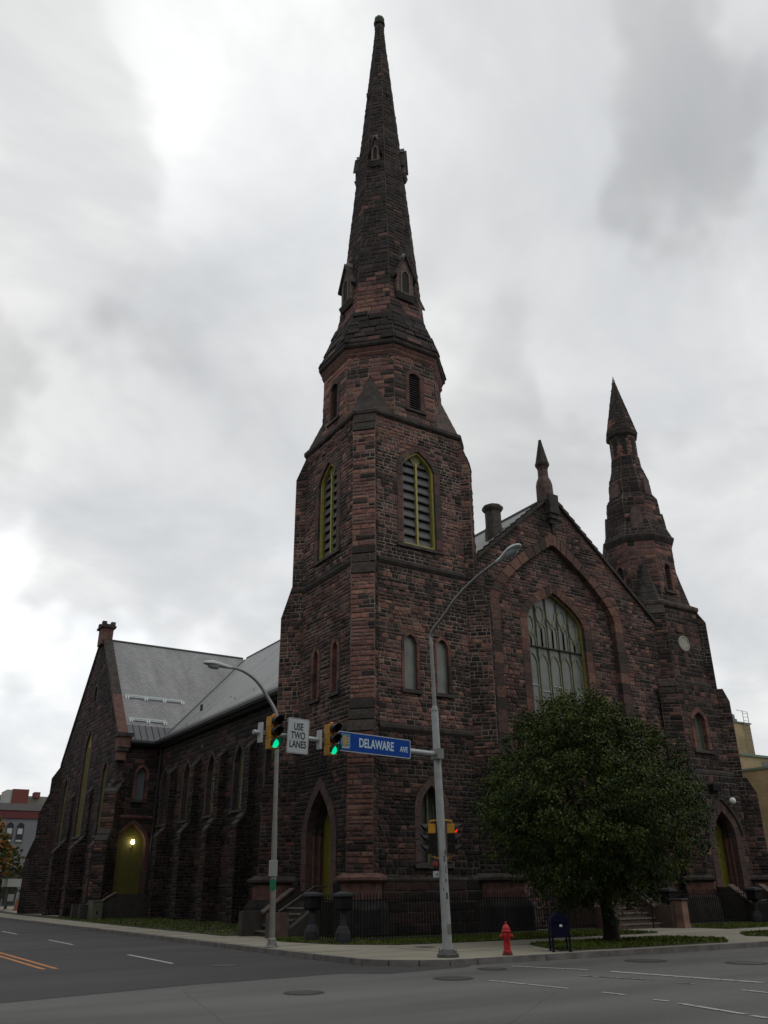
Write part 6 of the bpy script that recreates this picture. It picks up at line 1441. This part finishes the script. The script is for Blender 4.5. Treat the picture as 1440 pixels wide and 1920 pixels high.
mb = MB(); mb.box((62.4, 46.9, 15.0), (69.6, 56.1, 15.12)); mb.build('tower_coping', M_GCOP, bb)
mb = MB(); mb.lathe((67.4, 47.9, 15.12), [(.95, 0), (.95, .22), (.8, .25), (.8, .6), (.7, .72), (.2, .8)], 16); mb.build('roof_ventilator', mat('bluish_lead', (.10, .105, .13), .5), bb)
w = pane(Fr((0, 46, 0), (1, 0, 0), ZV, (0, -1, 0)), Hole(69.2, .45, 10.85, 11.55, 11.57), .03, M_WGL, bb, 'window'); 
for x in (68.5, 69.2): mb = MB(); mb.tube([(x, 46.85, 12.0), (x, 46.85, 16.1), (x - .1, 47.4, 16.3)], .03, 5); mb.build('ladder_rail', M_ALU2, bb)
for k in range(12): mb = MB(); mb.tube([(68.5, 46.85, 12.3 + k * .33), (69.2, 46.85, 12.3 + k * .33)], .018, 5); mb.build('ladder_rung', M_ALU2, bb)
bpy.context.view_layer.update()

# ------------------------------------------------------------------ unseen brick blocks, added round the crossing to shade the low church walls
M_OPP = mat('shade_building_brick', (.085, .055, .042), .9, noise_s=.5, noise_amt=.3)
def block(name, lo, hi, label, face):
    rt = thing(name, ((lo[0] + hi[0]) / 2, (lo[1] + hi[1]) / 2, 0), label, 'building'); mb = MB(); mb.box((lo[0], lo[1], -.5), (hi[0], hi[1], hi[2])); mb.build('wall', M_OPP, rt)
    mb = MB(); mb.box((lo[0] - .3, lo[1] - .3, hi[2]), (hi[0] + .3, hi[1] + .3, hi[2] + .5)); mb.build('shade_building_cornice', M_TRIM, rt)
    fr = Fr((0, hi[1], 0), (-1, 0, 0), ZV, (0, 1, 0)) if face == 'y' else Fr((hi[0], 0, 0), (0, 1, 0), ZV, (1, 0, 0))
    a, b = (-hi[0], -lo[0]) if face == 'y' else (lo[1], hi[1]); n = int((b - a) / 3.2); me = None
    for i in range(n):
        for k in range(int(hi[2] // 3.6)):
            u = a + (b - a) * (i + .5) / n; v = 1.2 + k * 3.6
            if me is None or True:
                mb = MB(); mb.hexa([fr.p(u - .6, v, .0), fr.p(u + .6, v, .0), fr.p(u + .6, v, .04), fr.p(u - .6, v, .04), fr.p(u - .6, v + 1.9, .0), fr.p(u + .6, v + 1.9, .0), fr.p(u + .6, v + 1.9, .04), fr.p(u - .6, v + 1.9, .04)]); mb.build('window', M_WGL, rt)  # window of an added shade block
block('added_shade_building', (-6, -26, 0), (34, -9, 17), 'added unseen brick block across the avenue that shades the church front', 'y')
block('added_shade_building', (38, -28, 0), (82, -9, 14), 'added longer lower brick block across the avenue, unseen, shading the small tower', 'y')
block('added_shade_building', (-40, 17, 0), (-14, 60, 17), 'added unseen brick block across the side street that shades the church flank', 'x')
block('added_shade_building', (-40, 64, 0), (-14, 130, 13), 'added longer unseen brick block farther up across the side street, for shade', 'x')
block('added_shade_building', (-46, -34, 0), (-16, -9, 18), 'added unseen brick block on the corner diagonally opposite the church, for shade', 'y')
